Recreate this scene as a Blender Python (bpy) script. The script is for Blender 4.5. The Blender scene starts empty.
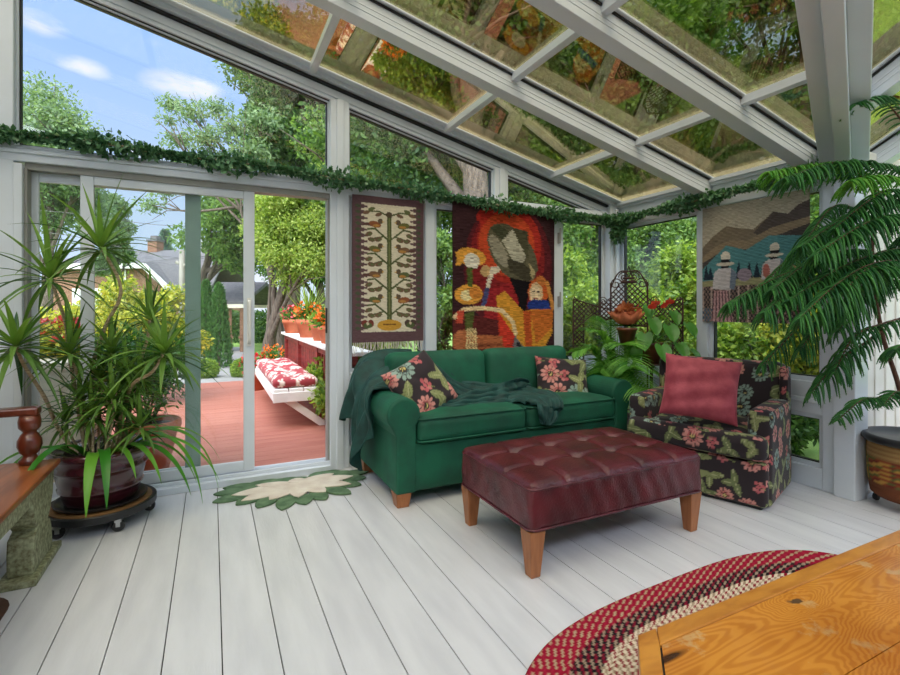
import bpy, math, random
import numpy as np
from mathutils import Vector, Matrix
random.seed(7); RNG = np.random.default_rng(7)
SC = bpy.context.scene; COL = SC.collection
PI = math.pi
# ------------------------------------------------------------ camera frame (used to site things at their real distance)
CAMH = 1.22
FW = (math.sin(math.radians(26)), math.cos(math.radians(26)))
RT = (FW[1], -FW[0])
def at(px, py, d):
    """the point d metres out along the view axis, seen at (px, py)"""
    l = (px-450)/488*d
    return Vector((FW[0]*d+RT[0]*l, FW[1]*d+RT[1]*l, CAMH-(py-308)/488*d))

# ------------------------------------------------------------ mesh helpers
class MB:
    def __init__(s): s.V = []; s.F = []; s.M = []; s.m = 0
    def add(s, V, F):
        n = len(s.V); s.V.extend([tuple(map(float, v)) for v in V])
        for f in F: s.F.append(tuple(int(i)+n for i in f)); s.M.append(s.m)
        return s
    def box(s, x0, x1, y0, y1, z0, z1):
        V = [(x, y, z) for z in (z0, z1) for y in (y0, y1) for x in (x0, x1)]
        return s.add(V, [(0,2,3,1),(4,5,7,6),(0,1,5,4),(2,6,7,3),(0,4,6,2),(1,3,7,5)])
    def hexa(s, lo, hi):
        n = len(lo); F = [tuple(range(n))[::-1], tuple(range(n, 2*n))]
        for i in range(n): j = (i+1) % n; F.append((i, j, n+j, n+i))
        return s.add(list(lo)+list(hi), F)
    def prism(s, poly, vec):
        p = [Vector(q) for q in poly]; v = Vector(vec)
        return s.hexa(p, [q+v for q in p])
    def beam(s, p, q, w, h, up=(0,0,1)):
        p = Vector(p); q = Vector(q); d = (q-p).normalized(); u = Vector(up)
        r = d.cross(u).normalized(); u = r.cross(d).normalized()
        o = [r*(-w/2)-u*(h/2), r*(w/2)-u*(h/2), r*(w/2)+u*(h/2), r*(-w/2)+u*(h/2)]
        return s.hexa([p+a for a in o], [q+a for a in o])
    def tube(s, pts, r, n=8, closed=False):
        pts = [Vector(p) for p in pts]; k = len(pts)
        rr = r if hasattr(r, '__len__') else [r]*k
        V = []; F = []; u = None
        for i, p in enumerate(pts):
            if closed: t = pts[(i+1) % k]-pts[i-1]
            else: t = pts[min(i+1, k-1)]-pts[max(i-1, 0)]
            t.normalize()
            if u is None: u = t.orthogonal().normalized()
            u = (u-t*u.dot(t)); u = u.normalized() if u.length > 1e-6 else t.orthogonal().normalized()
            w = t.cross(u)
            for j in range(n):
                a = 2*PI*j/n; V.append(p+(u*math.cos(a)+w*math.sin(a))*rr[i])
        for i in range(k if closed else k-1):
            i2 = (i+1) % k
            for j in range(n):
                j2 = (j+1) % n; F.append((i*n+j, i*n+j2, i2*n+j2, i2*n+j))
        if not closed: F += [tuple(range(n))[::-1], tuple(range((k-1)*n, k*n))]
        return s.add(V, F)
    def lathe(s, prof, c, n=32, ax='z'):
        V = []; F = []; k = len(prof)
        for r, z in prof:
            for j in range(n):
                a = 2*PI*j/n; x, y = r*math.cos(a), r*math.sin(a)
                V.append((c[0]+x, c[1]+y, c[2]+z) if ax == 'z' else ((c[0]+z, c[1]+x, c[2]+y) if ax == 'x' else (c[0]+x, c[1]+z, c[2]+y)))
        for i in range(k-1):
            for j in range(n):
                j2 = (j+1) % n; F.append((i*n+j, i*n+j2, (i+1)*n+j2, (i+1)*n+j))
        F += [tuple(range(n))[::-1], tuple(range((k-1)*n, k*n))]
        return s.add(V, F)
    def grid(s, P):
        nu, nv = P.shape[:2]; V = P.reshape(-1, 3)
        F = [(i*nv+j, (i+1)*nv+j, (i+1)*nv+j+1, i*nv+j+1) for i in range(nu-1) for j in range(nv-1)]
        return s.add(V, F)

def lin(c):
    return tuple(((v/255)/12.92 if v/255 <= .04045 else ((v/255+.055)/1.055)**2.4) for v in c)

def link(o, parent):
    COL.objects.link(o)
    if parent is not None:
        o.parent = parent
        o.matrix_parent_inverse = Matrix.Translation(-Vector(parent.get('_b', (0,0,0))))
    return o

def mk(name, mb, mats, parent=None, smooth=False, bevel=0, sub=0, solid=0, col=None, auto=None):
    """one mesh object from an MB or a (verts, faces) pair given in world coordinates"""
    if isinstance(mb, MB): V = np.array(mb.V, dtype=np.float32); F = mb.F; M = mb.M
    else: V = np.asarray(mb[0], dtype=np.float32); F = mb[1]; M = None
    org = np.zeros(3, dtype=np.float32)
    if parent is None:
        lo, hi = V.min(0), V.max(0); org = np.array([(lo[0]+hi[0])/2, (lo[1]+hi[1])/2, lo[2]], dtype=np.float32)
    me = bpy.data.meshes.new(name)
    if isinstance(F, np.ndarray):
        k = F.shape[1]; V2 = V-org
        me.vertices.add(len(V)); me.vertices.foreach_set('co', V2.ravel())
        me.loops.add(F.size); me.loops.foreach_set('vertex_index', F.astype(np.int32).ravel())
        me.polygons.add(len(F)); me.polygons.foreach_set('loop_start', np.arange(0, F.size, k, dtype=np.int32))
        me.polygons.foreach_set('loop_total', np.full(len(F), k, dtype=np.int32))
        me.update(calc_edges=True)
    else:
        me.from_pydata([tuple(v) for v in (V-org)], [], F); me.update()
    for m in (mats if isinstance(mats, (list, tuple)) else [mats]): me.materials.append(m)
    if M is not None and any(M): me.polygons.foreach_set('material_index', M)
    if smooth: me.polygons.foreach_set('use_smooth', [True]*len(me.polygons))
    if col is not None:
        a = me.color_attributes.new('Col', 'FLOAT_COLOR', 'POINT')
        c = np.ones((len(V), 4), dtype=np.float32); c[:, :3] = col; a.data.foreach_set('color', c.ravel())
    o = bpy.data.objects.new(name, me); link(o, parent)
    if parent is None: o.location = org
    if bevel:
        b = o.modifiers.new('bevel', 'BEVEL'); b.width = bevel; b.segments = 2; b.limit_method = 'ANGLE'; b.angle_limit = .7
    if sub:
        b = o.modifiers.new('sub', 'SUBSURF'); b.levels = sub; b.render_levels = sub
    if solid:
        b = o.modifiers.new('solid', 'SOLIDIFY'); b.thickness = solid; b.offset = 0
    return o

def tag(o, label, cat, group=None):
    o['label'] = label; o['category'] = cat
    if group: o['group'] = group
    return o
def empty(name, loc):
    o = bpy.data.objects.new(name, None); COL.objects.link(o); o.location = loc; o['_b'] = tuple(loc); o.empty_display_size = .1
    return o
def thing(name, label, cat, loc, group=None): return tag(empty(name, loc), label, cat, group)
def struct(o): o['kind'] = 'structure'; return o
def smooth_path(pts, n=8):
    pts = [Vector(p) for p in pts]; out = []
    for i in range(len(pts)-1):
        p0, p1, p2, p3 = pts[max(i-1,0)], pts[i], pts[i+1], pts[min(i+2,len(pts)-1)]
        for k in range(n):
            t = k/n; out.append(.5*((2*p1)+(p2-p0)*t+(2*p0-5*p1+4*p2-p3)*t*t+(3*p1-p0-3*p2+p3)*t**3))
    out.append(pts[-1]); return out

def rbox(sx, sy, sz, r, cell=.02, disp=None):
    """densely gridded box with rounded edges about the origin -> V, F, normals"""
    s = np.array([sx, sy, sz])/2; VV = []; FF = []; n0 = 0
    nn = [max(2, int(round(2*s[i]/cell))) for i in range(3)]
    def axis(i):
        h = s[i]; rr = min(r*.999, h); k = 4
        e = np.sin(np.linspace(0, PI/2, k+1))  # finer near the rounded edges
        a = -h+rr*(1-np.cos(np.linspace(0, PI/2, k+1)))
        m = np.linspace(-h+rr, h-rr, nn[i]+1)
        return np.unique(np.round(np.concatenate([a, m, -a]), 6))
    A = [axis(i) for i in range(3)]
    for d in range(3):
        u, v = (d+1) % 3, (d+2) % 3
        for sg in (-1, 1):
            U, W = np.meshgrid(A[u], A[v], indexing='ij'); P = np.zeros(U.shape+(3,)); P[..., u] = U; P[..., v] = W; P[..., d] = sg*s[d]
            nu, nv = U.shape; idx = np.arange(nu*nv).reshape(nu, nv)+n0
            q = np.stack([idx[:-1,:-1], idx[1:,:-1], idx[1:,1:], idx[:-1,1:]], -1).reshape(-1, 4)
            FF.append(q if sg > 0 else q[:, ::-1]); VV.append(P.reshape(-1, 3)); n0 += nu*nv
    V = np.concatenate(VV); F = np.concatenate(FF)
    Vr, inv = np.unique(np.round(V, 5), axis=0, return_inverse=True); F = inv.reshape(-1)[F]
    rr = np.minimum(r, s-1e-4); inner = np.clip(Vr, -(s-rr), s-rr); dl = Vr-inner
    ln = np.linalg.norm(dl/np.maximum(rr, 1e-6), axis=1, keepdims=True); N = dl/np.maximum(np.linalg.norm(dl, axis=1, keepdims=True), 1e-9)
    V = inner+np.where(ln > 1e-9, dl/np.maximum(ln, 1e-9), 0)
    if disp is not None: V = disp(V, N)
    return V, F, N
def xf(V, loc=(0,0,0), rot=None):
    V = np.asarray(V)
    if rot is not None: V = V @ np.array(rot.to_3x3()).T
    return V+np.array(loc)
def pillow_mesh(w, h, t, n=44, seed=0, wa=.006):
    """a stuffed square cushion: pinched corners, soft wrinkles"""
    rng = np.random.default_rng(seed); u = np.linspace(-1, 1, n); U, W = np.meshgrid(u, u, indexing='ij')
    k = 1-.07*(1-W**2)*np.abs(U)**3; k2 = 1-.07*(1-U**2)*np.abs(W)**3
    X = U*w/2*k; Y = W*h/2*k2
    T = t/2*((1-U**4)*(1-W**4))**.55
    ph = rng.random(4)*6
    wr = wa*np.sin(4.2*W+1.9*np.sin(2.6*U+ph[0])+.9*np.sin(5.3*U+3*W)+ph[3])*(.5+.5*np.sin(2.3*U+1.7*W+ph[1]))+wa*.6*np.sin(11*W-3*U+ph[2])
    wr *= ((1-U**2)*(1-W**2))**.5
    a = np.stack([X, Y, T+wr], -1).reshape(-1, 3); b = np.stack([X, Y, -T+wr], -1).reshape(-1, 3)
    idx = np.arange(n*n).reshape(n, n)
    q = np.stack([idx[:-1,:-1], idx[1:,:-1], idx[1:,1:], idx[:-1,1:]], -1).reshape(-1, 4)
    V = np.concatenate([a, b]); F = np.concatenate([q, q[:, ::-1]+n*n])
    Vr, inv = np.unique(np.round(V, 6), axis=0, return_inverse=True)
    return Vr, inv.reshape(-1)[F]

# ------------------------------------------------------------ materials
def nt(name):
    m = bpy.data.materials.new(name); m.use_nodes = True; t = m.node_tree; t.nodes.clear()
    return m, t, (lambda k, **kw: _n(t, k, kw)), t.links.new
def _n(t, k, kw):
    n = t.nodes.new(k)
    for a, v in kw.items():
        if a.startswith('i_'):
            key = a[2:]; key = int(key) if key.isdigit() else key.replace('_', ' ')
            n.inputs[key].default_value = v
        else: setattr(n, a, v)
    return n
def c4(c): return tuple(lin(c))+(1,)
def mat(name, rgb, rough=.6, metal=0, var=0, scale=8, stretch=(1,1,1), rgb2=None, bump=0, bscale=60, sheen=0, coat=0, spec=.5, detail=4):
    m, t, N, L = nt(name); b = N('ShaderNodeBsdfPrincipled'); o = N('ShaderNodeOutputMaterial'); L(b.outputs[0], o.inputs[0])
    b.inputs['Base Color'].default_value = c4(rgb); b.inputs['Roughness'].default_value = rough; b.inputs['Metallic'].default_value = metal
    b.inputs['Specular IOR Level'].default_value = spec
    if sheen: b.inputs['Sheen Weight'].default_value = sheen; b.inputs['Sheen Roughness'].default_value = .35; b.inputs['Sheen Tint'].default_value = c4(tuple(min(255, v*1.0+60) for v in rgb))
    if coat: b.inputs['Coat Weight'].default_value = coat; b.inputs['Coat Roughness'].default_value = .15
    tc = N('ShaderNodeTexCoord'); mp = N('ShaderNodeMapping'); mp.inputs['Scale'].default_value = stretch; L(tc.outputs['Object'], mp.inputs[0])
    if rgb2 is None and var: rgb2 = tuple(max(0, v*(1-var)) for v in rgb)
    if rgb2 is not None:
        no = N('ShaderNodeTexNoise'); no.inputs['Scale'].default_value = scale; no.inputs['Detail'].default_value = detail; L(mp.outputs[0], no.inputs[0])
        r = N('ShaderNodeValToRGB'); r.color_ramp.elements[0].position = .35; r.color_ramp.elements[1].position = .68
        r.color_ramp.elements[0].color = c4(rgb); r.color_ramp.elements[1].color = c4(rgb2); L(no.outputs[0], r.inputs[0]); L(r.outputs[0], b.inputs['Base Color'])
    if bump:
        n2 = N('ShaderNodeTexNoise'); n2.inputs['Scale'].default_value = bscale; n2.inputs['Detail'].default_value = 5; L(mp.outputs[0], n2.inputs[0])
        bp = N('ShaderNodeBump'); bp.inputs['Strength'].default_value = bump; bp.inputs['Distance'].default_value = .01; L(n2.outputs[0], bp.inputs['Height']); L(bp.outputs[0], b.inputs['Normal'])
    return m
def colmat(name, rough=.85, sheen=0, weave=0, wdir='Z', bump=.3, spec=.3):
    """dyed cloth: colour woven in (mesh colour attribute), thread bump"""
    m, t, N, L = nt(name); b = N('ShaderNodeBsdfPrincipled'); o = N('ShaderNodeOutputMaterial'); L(b.outputs[0], o.inputs[0])
    a = N('ShaderNodeVertexColor'); a.layer_name = 'Col'; L(a.outputs[0], b.inputs['Base Color'])
    b.inputs['Roughness'].default_value = rough; b.inputs['Specular IOR Level'].default_value = spec
    if sheen: b.inputs['Sheen Weight'].default_value = sheen
    if weave:
        tc = N('ShaderNodeTexCoord'); w = N('ShaderNodeTexWave'); w.bands_direction = wdir; w.inputs['Scale'].default_value = weave; w.inputs['Distortion'].default_value = 1.0; w.inputs['Detail'].default_value = 1
        L(tc.outputs['Object'], w.inputs[0]); bp = N('ShaderNodeBump'); bp.inputs['Strength'].default_value = bump; bp.inputs['Distance'].default_value = .004
        L(w.outputs[1], bp.inputs['Height']); L(bp.outputs[0], b.inputs['Normal'])
    return m
def leafmat(name, c1, c2, trans=.35, rough=.5, c3=None, spec=.4):
    """foliage: every leaf takes its own shade between c1 and c2"""
    m, t, N, L = nt(name); g = N('ShaderNodeNewGeometry'); r = N('ShaderNodeValToRGB')
    e = r.color_ramp.elements; e[0].color = c4(c1); e[1].color = c4(c2)
    if c3: x = e.new(.93); x.color = c4(c2); e[-1].color = c4(c3)
    L(g.outputs['Random Per Island'], r.inputs[0])
    b = N('ShaderNodeBsdfPrincipled'); b.inputs['Roughness'].default_value = rough; b.inputs['Specular IOR Level'].default_value = spec; L(r.outputs[0], b.inputs['Base Color'])
    tr = N('ShaderNodeBsdfTranslucent'); mx = N('ShaderNodeMix', data_type='RGBA', blend_type='MULTIPLY'); mx.inputs[0].default_value = 1
    L(r.outputs[0], mx.inputs[6]); mx.inputs[7].default_value = (1.2, 1.25, .6, 1); L(mx.outputs[2], tr.inputs[0])
    ms = N('ShaderNodeMixShader'); ms.inputs[0].default_value = trans; L(b.outputs[0], ms.inputs[1]); L(tr.outputs[0], ms.inputs[2])
    o = N('ShaderNodeOutputMaterial'); L(ms.outputs[0], o.inputs[0]); return m
def glassmat(name, tint, f0, k, p, refl=(1,1,1)):
    """clear or coated flat glazing: straight-through tint plus mirror reflection that grows at grazing angles"""
    m, t, N, L = nt(name); tr = N('ShaderNodeBsdfTransparent'); tr.inputs[0].default_value = tuple(tint)+(1,)
    gl = N('ShaderNodeBsdfGlossy'); gl.inputs['Roughness'].default_value = 0.0; gl.inputs[0].default_value = tuple(refl)+(1,)
    lw = N('ShaderNodeLayerWeight'); lw.inputs[0].default_value = .5
    pw = N('ShaderNodeMath', operation='POWER'); L(lw.outputs['Facing'], pw.inputs[0]); pw.inputs[1].default_value = p
    ma = N('ShaderNodeMath', operation='MULTIPLY_ADD'); L(pw.outputs[0], ma.inputs[0]); ma.inputs[1].default_value = k; ma.inputs[2].default_value = f0
    ms = N('ShaderNodeMixShader'); L(ma.outputs[0], ms.inputs[0]); L(tr.outputs[0], ms.inputs[1]); L(gl.outputs[0], ms.inputs[2])
    o = N('ShaderNodeOutputMaterial'); L(ms.outputs[0], o.inputs[0]); return m
def woodmat(name, c1, c2, scale=3, stretch=(1,12,12), rough=.4, coat=0, knots=None, bump=.05):
    m, t, N, L = nt(name); b = N('ShaderNodeBsdfPrincipled'); o = N('ShaderNodeOutputMaterial'); L(b.outputs[0], o.inputs[0])
    tc = N('ShaderNodeTexCoord'); mp = N('ShaderNodeMapping'); mp.inputs['Scale'].default_value = stretch; L(tc.outputs['Object'], mp.inputs[0])
    no = N('ShaderNodeTexNoise'); no.inputs['Scale'].default_value = scale; no.inputs['Detail'].default_value = 6; no.inputs['Distortion'].default_value = .6; L(mp.outputs[0], no.inputs[0])
    r = N('ShaderNodeValToRGB'); r.color_ramp.elements[0].position = .33; r.color_ramp.elements[1].position = .7; r.color_ramp.elements[0].color = c4(c1); r.color_ramp.elements[1].color = c4(c2)
    L(no.outputs[0], r.inputs[0]); L(r.outputs[0], b.inputs['Base Color']); b.inputs['Roughness'].default_value = rough
    if coat: b.inputs['Coat Weight'].default_value = coat; b.inputs['Coat Roughness'].default_value = .12
    bp = N('ShaderNodeBump'); bp.inputs['Strength'].default_value = bump*4; bp.inputs['Distance'].default_value = .004; L(no.outputs[0], bp.inputs['Height']); L(bp.outputs[0], b.inputs['Normal'])
    return m

M = {}
M['white_frame'] = mat('white_aluminium', (212,220,228), .28, var=.03, scale=3, spec=.5)
M['white_paint'] = mat('white_painted_wood', (228,228,222), .42, var=.05, scale=5)
M['gasket'] = mat('black_gasket', (22,24,26), .5)
M['grey_reveal'] = mat('grey_reveal', (150,150,144), .5, var=.06)
M['green_edge'] = mat('green_screen_frame', (128,158,150), .4, var=.06)
M['glass'] = glassmat('clear_glass', (.972,.988,.984), .035, .85, 4.5)
M['roof_glass'] = glassmat('bronze_roof_glass', (.82,.77,.645), .11, 1.5, 2.7, (.84,.72,.47))
M['floor'] = mat('white_floor_paint', (213,215,219), .30, rgb2=(200,202,207), scale=2.2, stretch=(6,1,1), bump=.10, bscale=18, spec=.5)
M['dark_gap'] = mat('dark_gap', (52,50,48), .9)
M['velvet_green'] = mat('green_velvet', (2,88,62), .75, rgb2=(2,66,48), scale=6, bump=.12, bscale=120, sheen=.35)
M['throw'] = mat('dark_teal_plush', (6,48,44), .7, rgb2=(14,70,64), scale=14, bump=.25, bscale=90, sheen=.8)
M['oak_leg'] = woodmat('warm_wood_leg', (168,108,66), (142,86,48), 4, (10,10,1.5), .45)
M['leather'] = mat('oxblood_leather', (98,34,42), .30, rgb2=(62,18,26), scale=7, bump=.35, bscale=90, spec=.55, detail=8)
M['pink_velvet'] = mat('pink_velvet', (176,78,90), .7, rgb2=(150,54,70), scale=16, bump=.2, bscale=120, sheen=.6)
M['floral'] = colmat('dark_floral_cloth', .85, .1, 160, 'Z', .15)
M['weave'] = colmat('woven_wool', .95, 0, 95, 'Z', .5, .1)
M['kilim'] = colmat('kilim_wool', .95, 0, 120, 'Z', .4, .1)
M['ridge'] = colmat('ridged_tapestry', .95, 0, 30, 'Z', .9, .1)
M['rugwool'] = colmat('braided_wool', .95, 0, 0, 'Z', .4, .1)
M['fringe'] = mat('cream_fringe', (214,206,190), .95)
M['burgundy'] = mat('burgundy_glaze', (70,24,34), .2, rgb2=(56,18,26), scale=4, coat=.6, spec=.6)
M['soil'] = mat('dark_soil', (58,44,34), 1, rgb2=(34,26,20), scale=30, bump=.8, bscale=60)
M['black_plastic'] = mat('black_plastic', (30,31,33), .4)
M['steel'] = mat('bright_steel', (190,192,195), .3, 1)
M['caddywood'] = woodmat('caddy_wood', (150,112,70), (120,86,52), 3, (1,8,8), .5)
M['settle'] = woodmat('brown_settle_wood', (160,92,48), (112,58,28), 2.5, (8,1,8), .32, .3)
M['settle_dark'] = woodmat('dark_red_wood', (112,52,32), (78,32,20), 3, (6,6,1), .3, .3)
M['verdigris'] = mat('worn_green_paint', (160,166,132), .6, rgb2=(98,94,62), scale=55, bump=.5, bscale=50, detail=9)
M['brown_mat'] = mat('brown_leather_mat', (82,52,40), .6, var=.2, scale=20, bump=.2)
M['bark'] = mat('grey_bark', (112,100,86), .9, rgb2=(68,58,48), scale=8, stretch=(4,4,.8), bump=1, bscale=20)
M['stem'] = mat('pale_cane', (204,184,150), .7, rgb2=(160,134,102), scale=20, stretch=(1,1,6), bump=.3, bscale=60)
M['pinetrunk'] = mat('pine_bark', (108,72,52), .8, rgb2=(78,48,36), scale=20, bump=.4, bscale=60)
M['terracotta'] = mat('terracotta', (196,112,76), .75, rgb2=(176,94,60), scale=9, bump=.1)
M['iron'] = mat('rusty_brown_iron', (74,46,42), .55, var=.3, scale=20, spec=.4)
M['brownpot'] = mat('brown_glazed_pot', (116,66,44), .4, rgb2=(84,44,30), scale=10)
# leaves
M['dracaena'] = leafmat('dracaena_leaf', (40,84,38), (122,160,72), .3, .35)
M['strap'] = leafmat('strap_leaf', (52,124,38), (110,172,58), .3, .35)
M['small_green'] = leafmat('small_leaf', (38,92,34), (98,150,58), .3, .45)
M['pine'] = leafmat('norfolk_needles', (28,86,42), (72,138,58), .2, .5)
M['pine_new'] = leafmat('norfolk_new_growth', (70,142,44), (120,182,62), .3, .5)
M['palm'] = leafmat('palm_leaf', (66,132,50), (142,198,92), .35, .4)
M['ivy'] = leafmat('ivy_leaf', (42,88,58), (108,152,112), .25, .5, (150,178,146))
M['anthurium'] = leafmat('anthurium_leaf', (40,104,40), (92,152,60), .25, .3)
M['red_flower'] = leafmat('red_petal', (198,34,44), (236,76,80), .25, .4)
M['orange_flower'] = leafmat('orange_petal', (226,92,30), (246,150,48), .25, .5)
M['pinkred_flower'] = leafmat('pink_red_petal', (206,48,58), (240,130,140), .25, .5)
M['tree_dark'] = leafmat('dark_tree_leaf', (44,80,42), (104,138,68), .4, .5)
M['tree_mid'] = leafmat('mid_tree_leaf', (66,104,50), (138,168,84), .45, .5)
M['tree_bright'] = leafmat('bright_tree_leaf', (112,142,62), (190,204,112), .5, .5)
M['tree_grey'] = leafmat('grey_green_leaf', (92,120,86), (150,172,124), .4, .6)
M['shrub_yellow'] = leafmat('yellow_shrub_leaf', (104,136,44), (222,212,84), .4, .5)
M['shrub_green'] = leafmat('yellow_green_leaf', (80,120,42), (168,190,80), .45, .5)
M['cedar'] = leafmat('cedar_leaf', (50,96,44), (96,138,66), .25, .7)
M['conifer'] = leafmat('blue_conifer', (70,104,92), (120,146,124), .2, .7)
# outdoors
M['deck'] = mat('red_deck_stain', (166,98,80), .6, rgb2=(180,116,96), scale=1.4, stretch=(1,5,1), bump=.2, bscale=30)
M['deck_gap'] = mat('deck_gap', (96,40,34), .9)
M['lawn'] = mat('lawn', (112,150,62), .95, rgb2=(146,172,84), scale=2.5, bump=.6, bscale=40)
M['paving'] = mat('grey_paving', (156,152,146), .9, rgb2=(136,134,130), scale=1.5, bump=.2)
M['red_rail'] = mat('red_stained_rail', (150,52,46), .6, var=.25, scale=5, stretch=(1,1,5))
M['white_bench'] = mat('white_garden_paint', (240,236,228), .5, var=.04)
M['cream'] = mat('cream_boards', (226,216,190), .6, var=.06)
M['brick'] = mat('brown_brick', (150,112,88), .9, rgb2=(118,84,64), scale=12, bump=.3)
M['roof_grey'] = mat('grey_shingle', (112,108,106), .9, rgb2=(86,84,86), scale=9, bump=.3)
M['pole_wood'] = mat('weathered_pole', (168,160,146), .8, var=.2, scale=6, stretch=(3,3,.5))
M['wall_white'] = mat('warm_white_wall', (236,234,226), .6, var=.02)
# ============================================================ THE SETTING
ZE = 2.27                                    # eave height at the right wall
GA, GB = .238, .54                           # pitches of the two roof slopes
def zA(x): return ZE+GA*(3.68-x)
def zB(y): return ZE+GB*(1.72-y)
def vy(x): return 1.72-(GA/GB)*(3.68-x)      # where the slopes meet
b = MB(); x = .032-.185*12
while x < 5.2:
    y1 = 3.80 if x < 3.68 else 1.78
    b.m = 0; b.box(max(x, -2.2)+.0022, min(x+.185, 5.2)-.0022, -2.2, y1, -.03, 0); x += .185
b.m = 1; b.box(-2.2, 5.2, -2.2, 1.78, -.06, -.012); b.box(-2.2, 3.74, 1.78, 3.8, -.06, -.012)
struct(mk('floor', b, [M['floor'], M['dark_gap']]))
W = M['white_frame']
# far wall: posts, header, rails
b = MB(); Y0, Y1 = 3.70, 3.80
b.box(-1.15, -1.045, Y0-.01, Y1, 0, zA(-1.07)-.1); b.box(-1.045, -1.0, Y0-.03, Y1-.003, 0, 2.07)
b.box(-2.2, -1.15, Y0, Y1, 0, zA(-1.5)-.2)
b.box(.80, .945, Y0-.01, Y1, 0, zA(.87)-.14); b.box(.845, .90, Y0-.025, Y1, 0, zA(.87)-.14)
b.box(-1.13, 3.68, Y0-.012, Y1, 2.085, 2.18); b.box(-1.13, 3.68, Y0-.028, Y1, 2.13, 2.155)
b.box(2.245, 2.385, Y0, Y1, 2.18, zA(2.31)-.13); b.box(2.29, 2.34, Y0-.016, Y1, 2.18, zA(2.31)-.13)
b.box(1.58, 1.665, Y0, Y1, 0, 2.09); b.box(2.90, 3.0, Y0, Y1, 0, 2.09)
b.box(3.55, 3.76, Y0-.05, 3.82, 0, ZE-.02); b.box(3.60, 3.64, Y0-.075, Y1, 0, 2.2)
b.box(.945, 3.6, Y0+.003, Y1-.002, 0, .16); b.box(.945, 3.6, Y0+.003, Y1-.002, .52, .72); b.box(.945, 3.6, Y0-.02, Y1-.004, .60, .64)
struct(mk('wall_far', b, W, bevel=.006))
# sill and dark head of the door opening
b = MB(); b.box(-1.0, .80, 3.66, 3.82, 0, .045); b.box(-1.0, .80, 3.70, 3.715, .045, .07); b.box(-1.0, .80, 3.79, 3.805, .045, .07)
struct(mk('trim_1', b, W, bevel=.004))
b = MB(); b.box(-1.0, .80, 3.715, 3.80, 2.045, 2.085); b.box(.785, .80, 3.72, 3.80, .05, 2.05); b.box(-1.0, -.985, 3.70, 3.80, .05, 2.05)
struct(mk('trim_2', b, M['grey_reveal']))
# right wall
b = MB(); X0, X1 = 3.66, 3.77
b.box(X0, X1, 1.72, 3.70, 2.04, ZE-.03); b.box(X0-.02, X1, 1.72, 3.70, ZE-.06, ZE-.03)
b.box(X0, X1, 2.68, 2.77, 0, 2.04); b.box(X0, X1, 1.70, 1.84, 0, 2.04)
b.box(X0-.03, X1+.02, 1.64, 1.76, 0, ZE+.02)
b.box(X0+.003, X1, 1.84, 3.70, 0, .14); b.box(X0+.003, X1, 1.84, 3.70, .50, .72); b.box(X0-.015, X1-.002, 1.86, 3.62, .575, .61)
struct(mk('wall_right', b, W, bevel=.006))
b = MB(); b.box(3.79, 5.2, 1.70, 1.80, 0, 2.2)
for q in (3.86, 4.0, 4.14, 4.28, 4.42, 4.56): b.box(q, q+.10, 1.69, 1.80, .12, 2.05)
b.box(3.79, 5.2, 1.675, 1.80, 0, .10); b.box(3.79, 5.2, 1.66, 1.82, 2.12, ZE-.03)
struct(mk('wall_alcove', b, M['wall_white'], bevel=.005))
b = MB(); b.box(5.2, 5.3, -2.2, 1.8, 0, .55)
for y0 in (-2.2, -.9, .4, 1.68): b.box(5.2, 5.3, y0, y0+.12, .55, zB(max(y0, -2.2)+.12)-.03)
b.box(5.203, 5.297, -2.08, 1.68, 2.0, 2.12); struct(mk('wall_end', b, W, bevel=.004))
b = MB(); b.box(-2.3, 5.3, -2.3, -2.2, 0, 3.4)
struct(mk('wall_near', b, M['wall_white']))
b = MB(); b.box(-2.3, -2.2, -2.2, 3.8, 0, 3.4)
struct(mk('wall_left', b, M['wall_white']))
# roof: rafters, purlins, valley, panes
ceil = struct(empty('ceiling', (0, 0, 2.2)))
def roofbar(p, q, near=True):
    p = Vector(p); q = Vector(q); dn = Vector((0,0,-1))
    b = MB(); b.beam(p+dn*.085, q+dn*.085, .095, .12); b.beam(p+dn*.07, q+dn*.07, .100, .008); b.beam(p+dn*.10, q+dn*.10, .100, .008)
    b.m = 1; b.beam(p+dn*.021, q+dn*.021, .115, .012); b.m = 0; b.beam(p+dn*.006, q+dn*.006, .15, .012)
    return mk('rafter', b, [W, M['gasket']], ceil, bevel=.003)
b = MB(); E = 3.72
def L3(y, dz): return (Vector((3.70, y, zA(3.70)+dz)), Vector((-2.25, y, zA(-2.25)+dz)))
b.beam(*L3(3.75, -.105), .10, .055); b.beam(*L3(3.735, -.135), .05, .05); b.beam(*L3(3.69, -.03), .10, .045); b.beam(*L3(3.66, -.014), .16, .012)
b.m = 1; b.beam(*L3(3.715, -.065), .08, .016); b.beam(*L3(3.742, -.163), .03, .008)
mk('rafter', b, [W, M['gasket']], ceil, bevel=.003)
RY = [2.685, 1.885]
for y in RY: roofbar((3.68, y, zA(3.68)), (-2.25, y, zA(-2.25)))
for y in (.83, -.2):
    xs = 3.68-(1.72-y)/(GA/GB); roofbar((xs, y, zA(xs)), (-2.25, y, zA(-2.25)))
for x in (3.2, 3.99, 4.8, 2.4, 1.2):
    ys = min(1.72, vy(x)); roofbar((x, ys, zB(ys)), (x, -2.25, zB(-2.25)))
PX = [2.83, 1.75, .66, -.43, -1.52]
bays = [(3.68, 2.685), (2.685, 1.885), (1.885, .83)]
for y1, y0 in bays:
    for x in PX:
        yy = max(y0, vy(x))
        if y1-yy < .1: continue
        b = MB(); b.beam((x, y1, zA(x)-.028), (x, yy, zA(x)-.028), .05, .05); mk('purlin', b, W, ceil, bevel=.003)
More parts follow.
